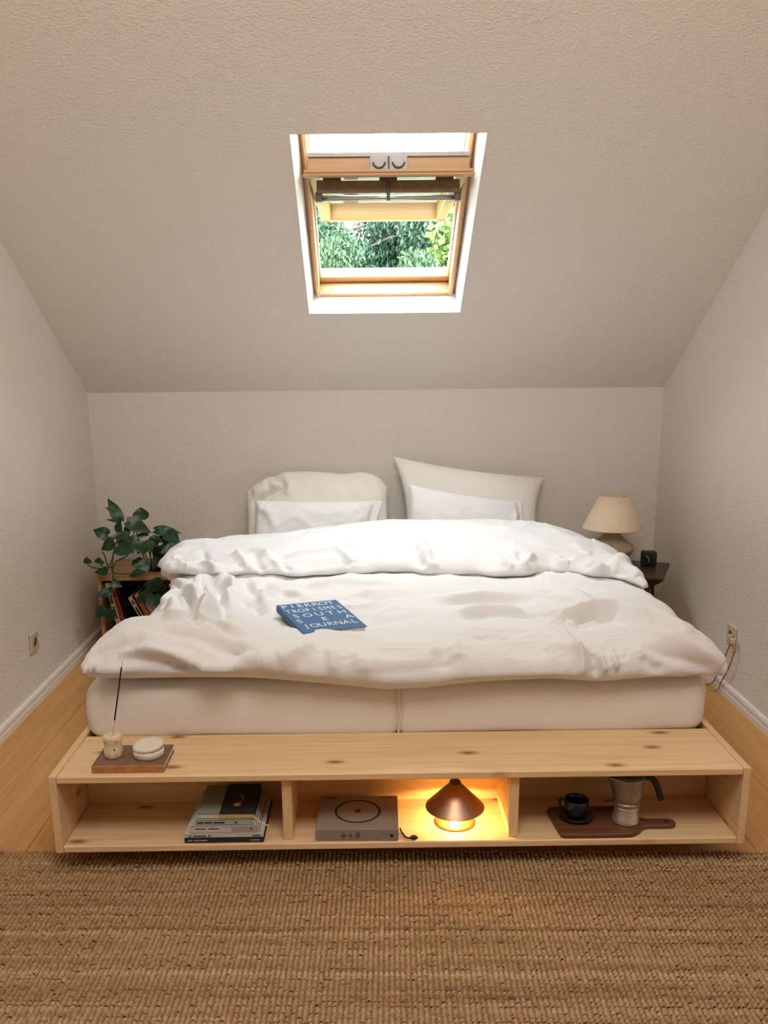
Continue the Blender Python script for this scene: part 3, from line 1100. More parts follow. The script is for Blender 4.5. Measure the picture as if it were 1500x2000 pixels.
# ------------------------------------------------------------------ pillows
def pillow(name, label, bl, br, tr, tl, thick, mat, seed, flange=(0, 0, 0, 0), pinch=.05, strokes=(), edge_pts=None, nu=80, nv=60, q=.5, amp=.006):
    """bl.. are world corners; flange widths (left, right, top, bottom) in fractions of the half size"""
    bl, br, tr, tl = (np.array(p, float) for p in (bl, br, tr, tl))
    u = np.sin(np.linspace(-1, 1, nu) * pi / 2) * .5 + np.linspace(-1, 1, nu) * .5
    v = np.sin(np.linspace(-1, 1, nv) * pi / 2) * .5 + np.linspace(-1, 1, nv) * .5
    U, W = np.meshgrid(u, v)
    Up = U * (1 - pinch * (1 - W ** 2) * U ** 2)
    Wp = W * (1 - pinch * (1 - U ** 2) * W ** 2)
    if edge_pts:
        # top edge profile: list of (u, dw) offsets
        edge_pts = [(q[0], q[1]) for q in smooth_path([(a, b, 0) for a, b in edge_pts], 8)]
        Wp = Wp + np.interp(U, [e[0] for e in edge_pts], [e[1] for e in edge_pts]) * np.clip((W + .2) / 1.2, 0, 1) ** 2
    s, t = ((Up + 1) / 2)[..., None], ((Wp + 1) / 2)[..., None]
    P = (1 - s) * (1 - t) * bl + s * (1 - t) * br + s * t * tr + (1 - s) * t * tl
    nrm = np.cross(br - bl, tl - bl)
    nrm /= np.linalg.norm(nrm)
    fl, fr, ft, fb = flange
    Ui = np.clip(np.where(U < 0, U / (1 - fl), U / (1 - fr)), -1, 1)
    Wi = np.clip(np.where(W < 0, W / (1 - fb), W / (1 - ft)), -1, 1)
    h = np.clip((1 - np.abs(Ui) ** 2.6) * (1 - np.abs(Wi) ** 2.6), 0, 1) ** q
    rim = np.clip((1 - np.abs(U) ** 30) * (1 - np.abs(W) ** 30), 0, 1) ** .5
    th = thick / 2 * h + .0035 * rim
    n, m = U.shape
    D = np.zeros((n, m))
    for i in range(n):
        for j in range(m):
            p = P[i, j]
            a = Vector((p[0] * 7 + seed, p[2] * 7, seed))
            wv = noise.noise_vector(a * .7) * .6
            D[i, j] = amp * (1 - 2.2 * abs(noise.noise(a + wv))) + amp * .4 * (1 - 2 * abs(noise.noise(a * 3.1 + wv * 2)))
    front = P + nrm * (th + D * np.clip(h * 3, .25, 1) * rim)[..., None]
    back = P - nrm * th[..., None]
    if len(strokes):
        flat = np.array([1.0, 0.0, 1.0])
        front = front + nrm * (stroke_disp(front * flat, [(a, b, [(q[0], 0.0, q[2]) for q in c]) for a, b, c in strokes]) * rim)[..., None]
    back = back * 1.0
    V, F = weld_shell(front, back)
    c = (bl + br) / 2
    o = link(name, V, F, mat, loc=tuple(c), smooth=True)
    return tag(o, label, 'pillow', 'pillows propped at the bed head')


pillow('pillow', 'large cream pillow with a slumped folded-over corner, behind the small left pillow',
       (-.66, 2.05, .45), (.03, 2.05, .45), (.02, 2.185, .77), (-.675, 2.19, .725), .15, M_PILLOWB, 1.3,
       pinch=.02, edge_pts=[(-1, .0), (-.9, .12), (-.78, .27), (-.6, .42), (-.38, .51), (-.1, .48), (.2, .37), (.42, .30), (.6, .30), (.75, .24), (.88, .10), (1, -.22)], q=.38,
       strokes=[(-.045, .016, [(-.62, 0, .68), (-.587, 0, .695), (-.544, 0, .727), (-.508, 0, .739), (-.465, 0, .762)]),
                (.022, .018, [(-.60, 0, .77), (-.56, 0, .785), (-.528, 0, .767), (-.515, 0, .75)]),
                (-.022, .014, [(-.545, 0, .80), (-.51, 0, .785), (-.482, 0, .765)]),
                (.022, .022, [(-.50, 0, .82), (-.465, 0, .79), (-.452, 0, .755), (-.47, 0, .72)]),
                (.02, .03, [(-.64, 0, .73), (-.60, 0, .74), (-.56, 0, .75)]),
                (.012, .03, [(-.2, 0, .83), (-.05, 0, .77), (-.01, 0, .68)])])
pillow('pillow', 'large cream pillow with one tall pointed corner, behind the small right pillow',
       (.10, 2.05, .45), (.75, 2.05, .45), (.795, 2.20, .775), (.045, 2.205, .89), .15, M_PILLOWB, 5.1, pinch=.10, q=.45)
pillow('pillow', 'small white pillow with a flat flange, leaning on the slumped cream pillow',
       (-.625, 1.88, .45), (-.068, 1.88, .45), (-.005, 1.985, .705), (-.605, 1.975, .715), .11, M_PILLOW, 9.4,
       flange=(.02, .14, .02, .02), pinch=.03, q=.45,
       strokes=[(.012, .02, [(-.60, 1.9, .70), (-.54, 1.9, .66), (-.50, 1.9, .6)]), (.01, .018, [(-.56, 1.9, .69), (-.5, 1.9, .66)])])
pillow('pillow', 'small white pillow leaning on the cream pillow with the pointed corner',
       (.083, 1.88, .45), (.695, 1.88, .45), (.65, 1.99, .69), (.113, 1.98, .785), .11, M_PILLOW, 13.7,
       flange=(.02, .10, .02, .02), pinch=.06, q=.45,
       strokes=[(-.012, .012, [(.30, 1.88, .52), (.45, 1.88, .515), (.6, 1.88, .52)]), (.012, .014, [(.62, 1.9, .66), (.605, 1.9, .58), (.63, 1.9, .5)]),
                (-.01, .012, [(.46, 1.88, .545), (.56, 1.88, .53), (.66, 1.88, .525)])])

# ------------------------------------------------------------------ blue book on the duvet
M_BLUE = plain('blue_cloth_cover', (.035, .115, .25), .7, var=.1, scale=200)
M_PAPER = plain('paper_edges', (.72, .66, .54), .9, var=.06, scale=400)
M_NAVY = plain('dark_cover_edge', (.02, .035, .06), .7)
M_PRINTW = plain('pale_print', (.62, .70, .76), .7, var=.05)
bk_o = Vector((-.372, .580, .591))
e1 = Vector((.187, .077, -.004)).normalized()
e2 = Vector((.138, -.245, -.018))
e2 = (e2 - e1 * e2.dot(e1)).normalized()
e3 = e2.cross(e1).normalized() * -1
if e3.z < 0:
    e3 = -e3


def T_book(p):
    return tuple(bk_o + e1 * p[0] + e2 * p[1] + e3 * p[2])


bk = thing('book', 'blue book with pale capital letters lying in a hollow of the duvet', 'book', T_book((.1, .13, -.02)))
MB().box(0, .202, 0, .268, -.003, 0, .001, T_book).make('front_cover', M_BLUE, bk)
MB().box(0, .202, 0, .268, -.022, -.019, .001, T_book).make('back_cover', M_NAVY, bk)
MB().box(0, .004, 0, .268, -.0189, -.0031, .0005, T_book).make('spine', M_BLUE, bk)
MB().box(.0045, .197, .004, .264, -.0188, -.0032, 0, T_book).make('page_block', M_PAPER, bk)
rows = [('P', 'I', 'E', 'R', 'R', 'O', 'T'), tuple('TROPISMES'), tuple('SOUTH'), ('S', 'E', 'A'), tuple('JOURNAL')]
spans = [(.018, .172), (.016, .186), (.026, .176), (.022, .182), (.028, .180)]
for ri, (ws, (xa, xb)) in enumerate(zip(rows, spans)):
    yy = .030 + ri * .047
    for ci, ch in enumerate(ws):
        xx = xa + (xb - xa) * ci / (len(ws) - 1)
        text_mesh('letter', ch, .044, M_PRINTW, bk, lambda p, xx=xx, yy=yy: T_book((xx + p[0], yy - p[1] + .012, .0006 + p[2])), .0003, 'CENTER', (.92, .68, .95, .95, .82)[ri])

# ------------------------------------------------------------------ things on the foot plank
M_BROWNBOOK = plain('brown_cover', (.20, .105, .075), .75, var=.15, scale=60)
M_LEATHER = plain('tan_spine', (.42, .19, .06), .6, var=.2, scale=50)
M_CERAMIC = plain('raw_ceramic', (.70, .57, .40), .8, var=.12, scale=90, bump=.4)
M_CREAM = plain('cream_stone', (.74, .68, .56), .7, var=.06, scale=60)
M_BLACK = plain('charcoal_incense', (.012, .011, .010), .9)
M_BAMBOO = plain('bamboo', (.62, .36, .10), .7)
nb = thing('book', 'brown clothbound book lying on the foot plank under the incense holder', 'book', (-.718, .085, ZT))
TB = rot_z((-.718, .085, ZT), .0)
MB().box(-.097, .093, -.064, .066, .0175, .0205, .001, TB).make('front_cover', M_BROWNBOOK, nb)
MB().box(-.097, .093, -.064, .066, .0, .003, .001, TB).make('back_cover', M_BROWNBOOK, nb)
MB().box(-.097, .093, -.066, -.0625, .0005, .020, .001, TB).make('spine', M_LEATHER, nb)
MB().box(-.094, .090, -.062, .062, .0031, .0174, 0, TB).make('page_block', M_PAPER, nb)
hz = ZT + .0206
prof = [(.0, 0), (.022, 0), (.0255, .004), (.0262, .018), (.0245, .028), (.0228, .034), (.0235, .040), (.0245, .050), (.0240, .058), (.020, .0625), (.004, .0615), (.0018, .050), (0, .046)]
V, F = lathe(prof, (-.772, .080, hz), 28)
V2 = []
for p in V:
    k = 1 + .10 * noise.noise(Vector(p) * 45)
    V2.append((-.772 + (p[0] + .772) * k, .080 + (p[1] - .080) * k, p[2] + .002 * noise.noise(Vector(p) * 60)))
ih = link('incense_holder', V2, F, M_CERAMIC, loc=(-.772, .080, hz), smooth=True)
tag(ih, 'pinched raw clay incense holder standing on the brown book', 'incense holder')
for (dx, dz) in ((.010, .028), (-.012, .048), (.014, .050)):
    yy = .080 - math.sqrt(max(.0245 ** 2 - dx ** 2, 0))
    MB().tube([(-.772 + dx, yy + .004, hz + dz), (-.772 + dx, yy - .0012, hz + dz)], .0021, 8).make('pinhole', M_BLACK if dz < .03 else M_LEATHER, ih)
st = thing('incense_stick', 'black incense stick leaning out of the clay holder', 'incense stick', (-.776, .081, hz + .05))
s0, s1 = Vector((-.773, .081, hz + .0505)), Vector((-.742, .128, .566))
MB().tube([s0, s0.lerp(s1, .24)], .0010, 6).make('bare_end', M_BAMBOO, st)
MB().tube([s0.lerp(s1, .235), s0.lerp(s1, .92)], .0021, 8).make('coating', M_BLACK, st)
MB().tube([s0.lerp(s1, .92), s1], .0008, 6).make('tip', M_LEATHER, st)
ds = thing('trinket_dish', 'round cream lidded dish on the brown book beside the incense holder', 'dish', (-.678, .083, hz))
V, F = lathe([(0, 0), (.037, 0), (.0405, .003), (.0415, .012), (.0408, .0205), (.037, .0215), (0, .0215)], (-.678, .083, hz), 36)
link('bowl', V, F, M_CREAM, ds, smooth=True)


def T_lid(p):
    z = p[2] - hz - .0285
    x, y = p[0] + .678, p[1] - .083
    return (p[0], p[1], hz + .0285 + z + .07 * x + .05 * y)


V, F = lathe([(0, -.0055), (.038, -.0055), (.0412, -.002), (.0415, .003), (.039, .0062), (.030, .0058), (.020, .0030), (.010, .0012), (0, .0010)], (-.678, .083, hz + .0285), 36)
link('lid', [T_lid(p) for p in V], F, M_CREAM, ds, smooth=True)

# ------------------------------------------------------------------ shelf bay 1: stack of books
SZ = ZB + .0203
M_COVERS = {k: plain('cover_' + k, c, .6, var=.06, scale=90) for k, c in dict(
    black=(.018, .018, .020), white=(.66, .60, .55), pink=(.60, .52, .48), teal=(.36, .43, .36), sage=(.25, .27, .19), cream=(.62, .56, .44), grey=(.36, .34, .29),
    red=(.50, .07, .045), gold=(.55, .36, .12)).items()}
M_INK = plain('dark_print', (.022, .022, .022), .8)


def flat_book(label, x0, x1, y0, y1, z0, z1, cover, spine, group='books stacked in the left shelf bay', ang=0.0, name='book'):
    c = ((x0 + x1) / 2, (y0 + y1) / 2, z0)
    b = thing(name, label, 'book', c, group)
    T = rot_z(c, ang)
    hx, hy, h = (x1 - x0) / 2, (y1 - y0) / 2, z1 - z0 - .0003
    t = min(.0022, h * .22)
    MB().box(-hx, hx, -hy, hy, h - t, h, .0005, T).make('front_cover', cover, b)
    MB().box(-hx, hx, -hy, hy, 0, t, .0005, T).make('back_cover', cover, b)
    MB().box(-hx, hx, -hy, -hy + .0025, .0, h, .0006, T).make('spine', spine, b)
    MB().box(-hx + .003, hx - .003, -hy + .003, hy - .003, t, h - t, 0, T).make('page_block', M_PAPER, b)
    return b, T, hx, hy, h


def marks(b, T, hy, h, runs, mat, zc=.5, hh=.3):
    """small printed bars on a spine"""
    for (x0, x1) in runs:
        MB().box(x0, x1, -hy - .0004, -hy + .0002, h * (zc - hh / 2), h * (zc + hh / 2), 0, T).make('spine_print', mat, b)


C = M_COVERS
b, T, hx, hy, h = flat_book('large thin black book at the bottom of the shelf stack', -.580, -.368, .008, .226, SZ, SZ + .0145, C['black'], C['black'])
marks(b, T, hy, h, [(-.098, -.086), (-.082, -.045), (.070, .096)], C['grey'], .5, .22)
b, T, hx, hy, h = flat_book('large white magazine on the black book, second from the bottom', -.579, -.369, .009, .222, SZ + .0145, SZ + .0250, C['white'], C['white'])
marks(b, T, hy, h, [(-.095, -.088), (-.082, -.048), (-.043, -.036), (.076, .098)], M_INK, .5, .3)
for x_ in (-.094, .0925):
    MB().box(x_, x_ + .0015, -.095, .09, h, h + .0002, 0, T).make('cover_border', M_INK, b)
b, T, hx, hy, h = flat_book('pale pink paperback with a grey spine end, in the middle of the stack', -.566, -.384, .014, .196, SZ + .0250, SZ + .0465, C['pink'], C['pink'])
marks(b, T, hy, h, [(.020, .0908)], C['grey'], .5, .98)
marks(b, T, hy, h, [(-.076, -.048), (-.040, -.012)], M_INK, .62, .13)
marks(b, T, hy + .0003, h, [(.072, .077)], M_INK, .6, .2)
b, T, hx, hy, h = flat_book('teal and cream paperback below the black notebook', -.556, -.388, .018, .188, SZ + .0465, SZ + .0620, C['teal'], C['teal'])
marks(b, T, hy, h, [(-.074, -.056), (-.053, -.034), (-.030, 0), (.026, .034)], M_INK, .5, .28)
marks(b, T, hy, h, [(-.0838, -.079), (.078, .0838)], C['cream'], .5, .98)
b, T, hx, hy, h = flat_book('narrow sage green booklet on top of the stack beside the black notebook', -.546, -.487, .024, .190, SZ + .0620, SZ + .0765, C['sage'], C['cream'])
b, T, hx, hy, h = flat_book('small black notebook with gold page edges and a printed bloom on top', -.486, -.392, .022, .196, SZ + .0620, SZ + .0775, C['black'], C['gold'])
V, F = lathe([(0, 0), (.010, 0), (.010, .0004), (0, .0004)], (0, 0, 0), 18)
link('printed_bloom', [T((p[0] - .006, p[1] - .035, p[2] + h)) for p in V], F, C['gold'], b)
V, F = tube([T(p) for p in ((.0, -.024, h), (.006, -.006, h), (.004, .012, h), (-.004, .022, h))], .0022, 6)
link('printed_stem', V, F, C['red'], b)
MB().tube(smooth_path([T((.045, -.085, .005)), (-.385, .012, SZ + .066), (-.368, .004, SZ + .058), (-.350, -.002, SZ + .0535)]), .0016, 6).make('ribbon', C['white'], b)

# ------------------------------------------------------------------ shelf bay 2: printed cardboard box, cable, cone lamp
M_CARD = plain('grey_cardboard', (.26, .215, .17), .85, var=.08, scale=120)
bxc = (-.115, .1015, SZ)
T = rot_z(bxc, -.02)
bx = thing('cardboard_box', 'flat grey cardboard box printed with a black ring and a centre dot', 'box', bxc)
MB().box(-.111, .111, -.094, .092, 0, .0365, .002, T).make('carton', M_CARD, bx)
MB().box(-.1115, .1115, -.0945, -.092, .0005, .034, .001, T).make('front_flap', M_CARD, bx)


def ring(name, cx, cy, r0, r1, z, n=48, parent=bx, T=T, mat=M_INK):
    V, F = [], []
    for (r, zz) in ((r0, z), (r1, z), (r1, z + .0003), (r0, z + .0003)):
        for k in range(n):
            g = 2 * pi * k / n
            V.append(T((cx + r * cos(g), cy + r * sin(g), zz)))
    for i in range(4):
        for k in range(n):
            j, kk = (i + 1) % 4, (k + 1) % n
            F.append((i * n + k, i * n + kk, j * n + kk, j * n + k))
    return link(name, V, F, mat, parent)


ring('printed_ring', -.001, .000, .0575, .0645, .0366)
ring('printed_dot', -.001, .002, .0005, .0085, .0366)
zt = .0366
m = MB()
for (x0, x1, y0, y1) in ((-.099, -.090, .074, .076), (-.0955, -.0935, .066, .083), (-.100, -.0985, .070, .080), (-.086, -.079, .074, .080), (-.075, -.073, .070, .081), (-.070, -.062, .079, .081), (-.070, -.062, .072, .074)):
    MB().box(x0, x1, y0, y1, zt, zt + .0003, 0, T).make('printed_glyph', M_INK, bx)
MB().box(.066, .100, .079, .0815, zt, zt + .0003, 0, T).make('printed_line', M_INK, bx)
m = MB()
yy = -.0950
for (x0, x1, z0, z1) in ((-.042, -.040, .012, .020), (-.037, -.0353, .006, .028), (-.033, -.0315, .011, .019), (-.045, -.029, .0155, .0168), (-.0035, -.001, .009, .025), (.0015, .0035, .008, .026), (.005, .0065, .009, .026)):
    MB().box(x0, x1, yy, yy + .0004, z0, z1, 0, T).make('printed_glyph', M_INK, bx)
V, F = [], []
n = 20
for (r, d) in ((.0035, 0), (.0050, 0), (.0050, .0004), (.0035, .0004)):
    for k in range(n):
        g = 2 * pi * k / n
        V.append(T((-.0175 + r * cos(g), yy + d, .016 + r * sin(g))))
for i in range(4):
    for k in range(n):
        F.append((i * n + k, i * n + (k + 1) % n, ((i + 1) % 4) * n + (k + 1) % n, ((i + 1) % 4) * n + k))
link('printed_circle', V, F, M_INK, bx)
MB().box(.088, .097, yy, yy + .0004, .011, .020, 0, T).make('printed_square', M_INK, bx)

M_RUBBER = plain('black_rubber', (.015, .015, .014), .55)
cb = thing('cable', 'short black cable with a round plug lying between cardboard box and cone lamp', 'cable', (.02, .02, SZ))
MB().tube(smooth_path([(.0005, .060, SZ + .006), (.004, .045, SZ + .003), (.010, .030, SZ + .003), (.012, .021, SZ + .003), (.020, .014, SZ + .003), (.028, .012, SZ + .004)]), .0026, 8).make('lead', M_RUBBER, cb, smooth=True)
V, F = lathe([(0, -.007), (.006, -.006), (.009, 0), (.006, .006), (0, .007)], (0, 0, 0), 14)
link('plug', [(.036 + p[0] * 1.35, .011 + p[1] * .75, SZ + .0062 + p[2] * .8) for p in V], F, M_RUBBER, cb, smooth=True)

M_BRONZE = plain('brushed_bronze', (.36, .21, .125), .33, .85, var=.12, scale=60)
tg = M_BRONZE.node_tree.nodes.new('ShaderNodeTangent')
tg.direction_type = 'RADIAL'
tg.axis = 'Z'
bsdf = M_BRONZE.node_tree.nodes['Principled BSDF']
M_BRONZE.node_tree.links.new(tg.outputs[0], bsdf.inputs['Tangent'])
bsdf.inputs['Anisotropic'].default_value = .8
M_BRASS = plain('satin_brass', (.75, .52, .22), .28, .8, var=.05)
LX, LY = .1545, .104
cl = thing('cone_lamp', 'lit bronze cone table lamp on a round brass foot in the middle shelf bay', 'lamp', (LX, LY, SZ))
V, F = lathe([(0, 0), (.0555, 0), (.0565, .0012), (.0560, .003), (.050, .0055), (.012, .018), (.006, .020), (0, .020)], (LX, LY, SZ), 48)
link('foot', V, F, M_BRASS, cl, smooth=True)
V, F = lathe([(.004, .018), (.004, .105)], (LX, LY, SZ), 14)
link('stem', V, F, M_BRASS, cl, smooth=True)
V, F = lathe([(.0805, .0455), (.0815, .0455), (.0815, .0475), (.0150, .1185), (.0140, .1175), (.0800, .0475)], (LX, LY, SZ), 64)
F = [f for f in F if len(f) == 4]
F += [(0 * 64 + k, 5 * 64 + k, 5 * 64 + (k + 1) % 64, (k + 1) % 64) for k in range(64)]
link('lamp_shade', V, F, M_BRONZE, cl, smooth=False)
V, F = lathe([(0, .115), (.0150, .1150), (.0158, .1175), (.0150, .1235), (.0120, .1262), (0, .1268)], (LX, LY, SZ), 32)
link('cap', V, F, plain('dark_bronze', (.10, .05, .03), .4, .6), cl, smooth=True)
V, F = lathe([(.0, .053), (.009, .055), (.0125, .063), (.010, .072), (0, .076)], (LX, LY, SZ), 20)
link('bulb', V, F, emit_mat('warm_bulb', (1.0, .66, .23), 95.0), cl, smooth=True)

# ------------------------------------------------------------------ shelf bay 3: board, cup, saucer, moka pot
M_WALNUT = wood_mat('dark_walnut', (.17, .07, .03), (.10, .038, .016), (.05, .02, .01), 0, False, .5, 14)
ol = [(.428, .150), (.420, .138), (.423, .10), (.430, .020), (.437, .006), (.455, .003), (.600, .003), (.630, .008), (.650, .024), (.664, .040), (.682, .046), (.735, .046),
      (.752, .051), (.759, .064), (.754, .077), (.738, .084), (.690, .085), (.665, .095), (.655, .118), (.650, .140), (.640, .154), (.62, .158), (.45, .158)]
ol = [tuple(p)[:2] for p in smooth_path([(a, c, 0) for a, c in ol] + [(ol[0][0], ol[0][1], 0)], 3)][:-1]
V, F = prism(ol, SZ, SZ + .0135, .003)
bd = thing('cutting_board', 'dark wooden paddle board with a handle lying in the right shelf bay', 'cutting board', (.54, .08, SZ))
link('board', V, F, M_WALNUT, bd)
V, F = lathe([(.0, 0), (.006, 0), (.006, .0003), (0, .0003)], (.733, .065, SZ + .0134), 16)
link('hanging_hole', V, F, M_BLACK, bd)
BZ = SZ + .0135
M_GLAZE = plain('black_glaze', (.016, .018, .020), .22, var=.1)
CX, CY = .490, .090
sa = tag(link('saucer', *lathe([(0, 0), (.026, 0), (.028, .003), (.044, .009), (.0475, .0125), (.0460, .0130), (.028, .006), (0, .005)], (CX, CY, BZ), 40), M_GLAZE, loc=(CX, CY, BZ), smooth=True),
         'small black saucer under the black cup on the paddle board', 'saucer')
cu = thing('cup', 'black espresso cup standing on its saucer on the paddle board', 'cup', (CX, CY, BZ + .006))
V, F = lathe([(0, 0), (.021, 0), (.023, .002), (.030, .014), (.0335, .040), (.0340, .0525), (.0325, .0530), (.0315, .040), (.028, .015), (.020, .006), (0, .005)], (CX, CY, BZ + .0062), 40)
link('bowl', V, F, M_GLAZE, cu, smooth=True)
hp = [(CX + cos(2.75) * r, CY + sin(2.75) * r, BZ + .0062 + z) for (r, z) in ((.031, .042), (.043, .043), (.047, .033), (.042, .022), (.029, .017))]
MB().tube(smooth_path(hp), .0042, 8).make('handle', M_GLAZE, cu, smooth=True)

M_MOKA = plain('cast_aluminium', (.78, .73, .68), .30, .75, var=.12, scale=80)
M_MOKAD = plain('dull_aluminium', (.36, .32, .275), .42, .7, var=.2, scale=150)
MX, MY = .623, .072
mk = thing('moka_pot', 'aluminium stovetop coffee pot with a black handle on the paddle board', 'coffee pot', (MX, MY, BZ))
V, F = lathe([(0, 0), (.034, 0), (.0372, .002), (.0376, .006), (.0345, .020), (.0330, .034), (.0335, .046), (.0345, .050), (0, .050)], (MX, MY, BZ), 40)
link('boiler', V, F, M_MOKA, mk, smooth=True)
V, F = lathe([(0, .0502), (.0345, .0502), (.0365, .053), (.0370, .060), (.0355, .064), (0, .064)], (MX, MY, BZ), 40)
link('collar', V, F, M_MOKAD, mk, smooth=True)
V, F = lathe([(0, .0642), (.0350, .0642), (.0385, .072), (.0405, .090), (.0425, .112), (.0450, .130), (.0462, .138), (.0440, .139), (.042, .128), (0, .120)], (MX, MY, BZ), 40)
V2 = []
for p in V:
    dx, dy, z = p[0] - MX, p[1] - MY, p[2] - BZ
    w = max(0, -dx / (hypot(dx, dy) + 1e-6)) ** 8 * max(0, (z - .095) / .043) ** 1.3
    V2.append((p[0] - .016 * w, p[1], p[2]))
link('upper_body', V2, F, M_MOKAD, mk, smooth=True)
V, F = lathe([(0, .1392), (.0455, .1392), (.046, .142), (.040, .147), (.012, .151), (0, .1515)], (MX, MY, BZ), 36)
link('lid', V, F, plain('dark_lid', (.10, .09, .075), .45, .5), mk, smooth=True)
V, F = lathe([(0, .1517), (.005, .1517), (.008, .156), (.0075, .162), (0, .164)], (MX, MY, BZ), 18)
link('lid_knob', V, F, M_RUBBER, mk, smooth=True)
hp = [(MX + .043, MY, BZ + .126), (MX + .056, MY - .002, BZ + .130), (MX + .070, MY - .004, BZ + .122), (MX + .080, MY - .006, BZ + .102), (MX + .088, MY - .008, BZ + .078), (MX + .092, MY - .009, BZ + .066)]
hp = smooth_path(hp)
rr = [.006 + .0026 * min(1, i / 10) for i in range(len(hp))]
rr[-1] *= .6
MB().tube(hp, rr, 10).make('handle', M_RUBBER, mk, smooth=True)

# ------------------------------------------------------------------ bedside stool, lamp, clock
M_DARKWOOD = wood_mat('dark_stained_wood', (.055, .022, .013), (.030, .012, .008), (.01, .005, .004), 0, False, .35, 12)
A = Vector((1.335, 1.90))
d1 = Vector((.92, -.39)).normalized()
d2 = Vector((.39, .92)).normalized()
cs = A - d1 * .150 - d2 * .165
TZ = .408
Tn = lambda p: (cs.x + d1.x * p[0] + d2.x * p[1], cs.y + d1.y * p[0] + d2.y * p[1], p[2])
ns = thing('bedside_stool', 'dark wooden stool with a thick slant-edged top used as bedside table', 'stool', (cs.x, cs.y, 0))
V = []
for (h, z) in ((.105, TZ - .062), (.160, TZ - .016), (.165, TZ - .010), (.165, TZ - .003), (.162, TZ)):
    V += [Tn((sx * (h - .015), sy * h, z)) for sx, sy in ((-1, -1), (1, -1), (1, 1), (-1, 1))]
F = [(3, 2, 1, 0), (16, 17, 18, 19)]
for i in range(4):
    for k in range(4):
        F.append((i * 4 + k, i * 4 + (k + 1) % 4, (i + 1) * 4 + (k + 1) % 4, (i + 1) * 4 + k))
link('seat', V, F, M_DARKWOOD, ns)
for sx in (-1, 1):
    for sy in (-1, 1):
        V = []
        for (t, z) in ((0, TZ - .0625), (1, 0)):
            cx_, cy_ = sx * (.066 + .030 * t), sy * (.078 + .055 * t)
            w = .024 - .008 * t
            V += [Tn((cx_ + a * w, cy_ + b * w, z)) for a, b in ((-1, -1), (1, -1), (1, 1), (-1, 1))]
        F = [(0, 1, 2, 3), (7, 6, 5, 4)] + [(k, 4 + k, 4 + (k + 1) % 4, (k + 1) % 4) for k in range(4)]
        link('leg', V, F, M_DARKWOOD, ns)
TLX, TLY = 1.062, 1.925
M_STONE = plain('beige_stoneware', (.44, .35, .225), .75, var=.15, scale=70, bump=.2)
M_SHADE = NT('linen_lampshade')
M_SHADE.base(M_SHADE.ramp(M_SHADE.noise(M_SHADE.coords((1, 1, 4)), 160, 2), [(.3, (.74, .58, .42)), (.7, (.80, .65, .49))]))
M_SHADE = M_SHADE.set(.9)
tl = thing('table_lamp', 'stoneware table lamp with a cream empire shade on the dark stool', 'lamp', (TLX, TLY, TZ))
V, F = lathe([(0, 0), (.052, 0), (.056, .004), (.080, .030), (.1050, .066), (.1065, .073), (.103, .080), (.072, .106), (.050, .124), (.040, .136), (.038, .150), (.041, .160), (0, .160)], (TLX, TLY, TZ), 44)
link('base', V, F, M_STONE, tl, smooth=True)
V, F = lathe([(.006, .159), (.006, .21), (.012, .212), (.012, .25), (0, .25)], (TLX, TLY, TZ), 14)
link('socket', V, F, M_DARKMETAL, tl, smooth=True)
V, F = lathe([(.1365, .166), (.1380, .166), (.1380, .169), (.0660, .318), (.0645, .318), (.1350, .169)], (TLX, TLY, TZ), 56)
F = [f for f in F if len(f) == 4]
F += [(k, 5 * 56 + k, 5 * 56 + (k + 1) % 56, (k + 1) % 56) for k in range(56)]
link('lamp_shade', V, F, M_SHADE, tl, smooth=True)
m = MB()
for g in (.5, 2.6, 4.7):
    m.tube([(TLX + .012 * cos(g), TLY + .012 * sin(g), TZ + .245), (TLX + .065 * cos(g), TLY + .065 * sin(g), TZ + .311)], .0014, 6)
m.make('shade_carrier', M_DARKMETAL, tl)

CLX, CLY = 1.222, 1.865
T = rot_z((CLX, CLY, TZ), -.12)
ck = thing('alarm_clock', 'small black cube alarm clock on the dark stool next to the table lamp', 'clock', (CLX, CLY, TZ))
MB().box(-.034, .034, -.022, .022, 0, .066, .006, T).make('case', M_RUBBER, ck)
MB().box(-.029, .029, -.0232, -.0215, .005, .061, .001, T).make('face', plain('clock_face', (.010, .012, .014), .15), ck)
M_HAND = plain('clock_hand', (.60, .54, .46), .5)
MB().tube([T((-.002, -.024, .033)), T((-.016, -.024, .050))], .0011, 6).make('minute_hand', M_HAND, ck)
MB().tube([T((-.002, -.024, .033)), T((.000, -.024, .016))], .0013, 6).make('hour_hand', M_HAND, ck)

# ------------------------------------------------------------------ crate, magazines, plant
M_CRATE = wood_mat('crate_wood', (.46, .27, .12), (.36, .20, .085), (.15, .07, .03), 0, False, .7, 9)
KX0, KX1, KY0, KY1, KZ = -1.338, -.935, 1.86, 2.235, .385
cr = thing('wooden_crate', 'open-fronted wooden crate holding magazines, beside the bed head', 'crate', ((KX0 + KX1) / 2, (KY0 + KY1) / 2, 0))


def kpart(name, *a, mat=M_CRATE):
    return MB().box(*a, .002).make(name, mat, cr)


kpart('top_board', KX0, KX1, KY0, KY1, KZ - .022, KZ)
kpart('bottom_board', KX0 + .016, KX1 - .016, KY0 + .006, KY1 - .016, .006, .024)
kpart('side_board', KX0 + .0, KX0 + .016, KY0 + .004, KY1, 0, KZ - .0222)
kpart('side_board', KX1 - .016, KX1, KY0 + .004, KY1, 0, KZ - .0222)
kpart('back_board', KX0 + .016, KX1 - .016, KY1 - .016, KY1, .0, KZ - .0222)

M_PAPERS = {'cream': plain('magazine_cream', (.52, .40, .22), .7, var=.1, scale=80), 'red': plain('magazine_red', (.42, .045, .03), .6, var=.1, scale=80),
            'orange': plain('magazine_orange', (.52, .15, .06), .6, var=.1, scale=80)}


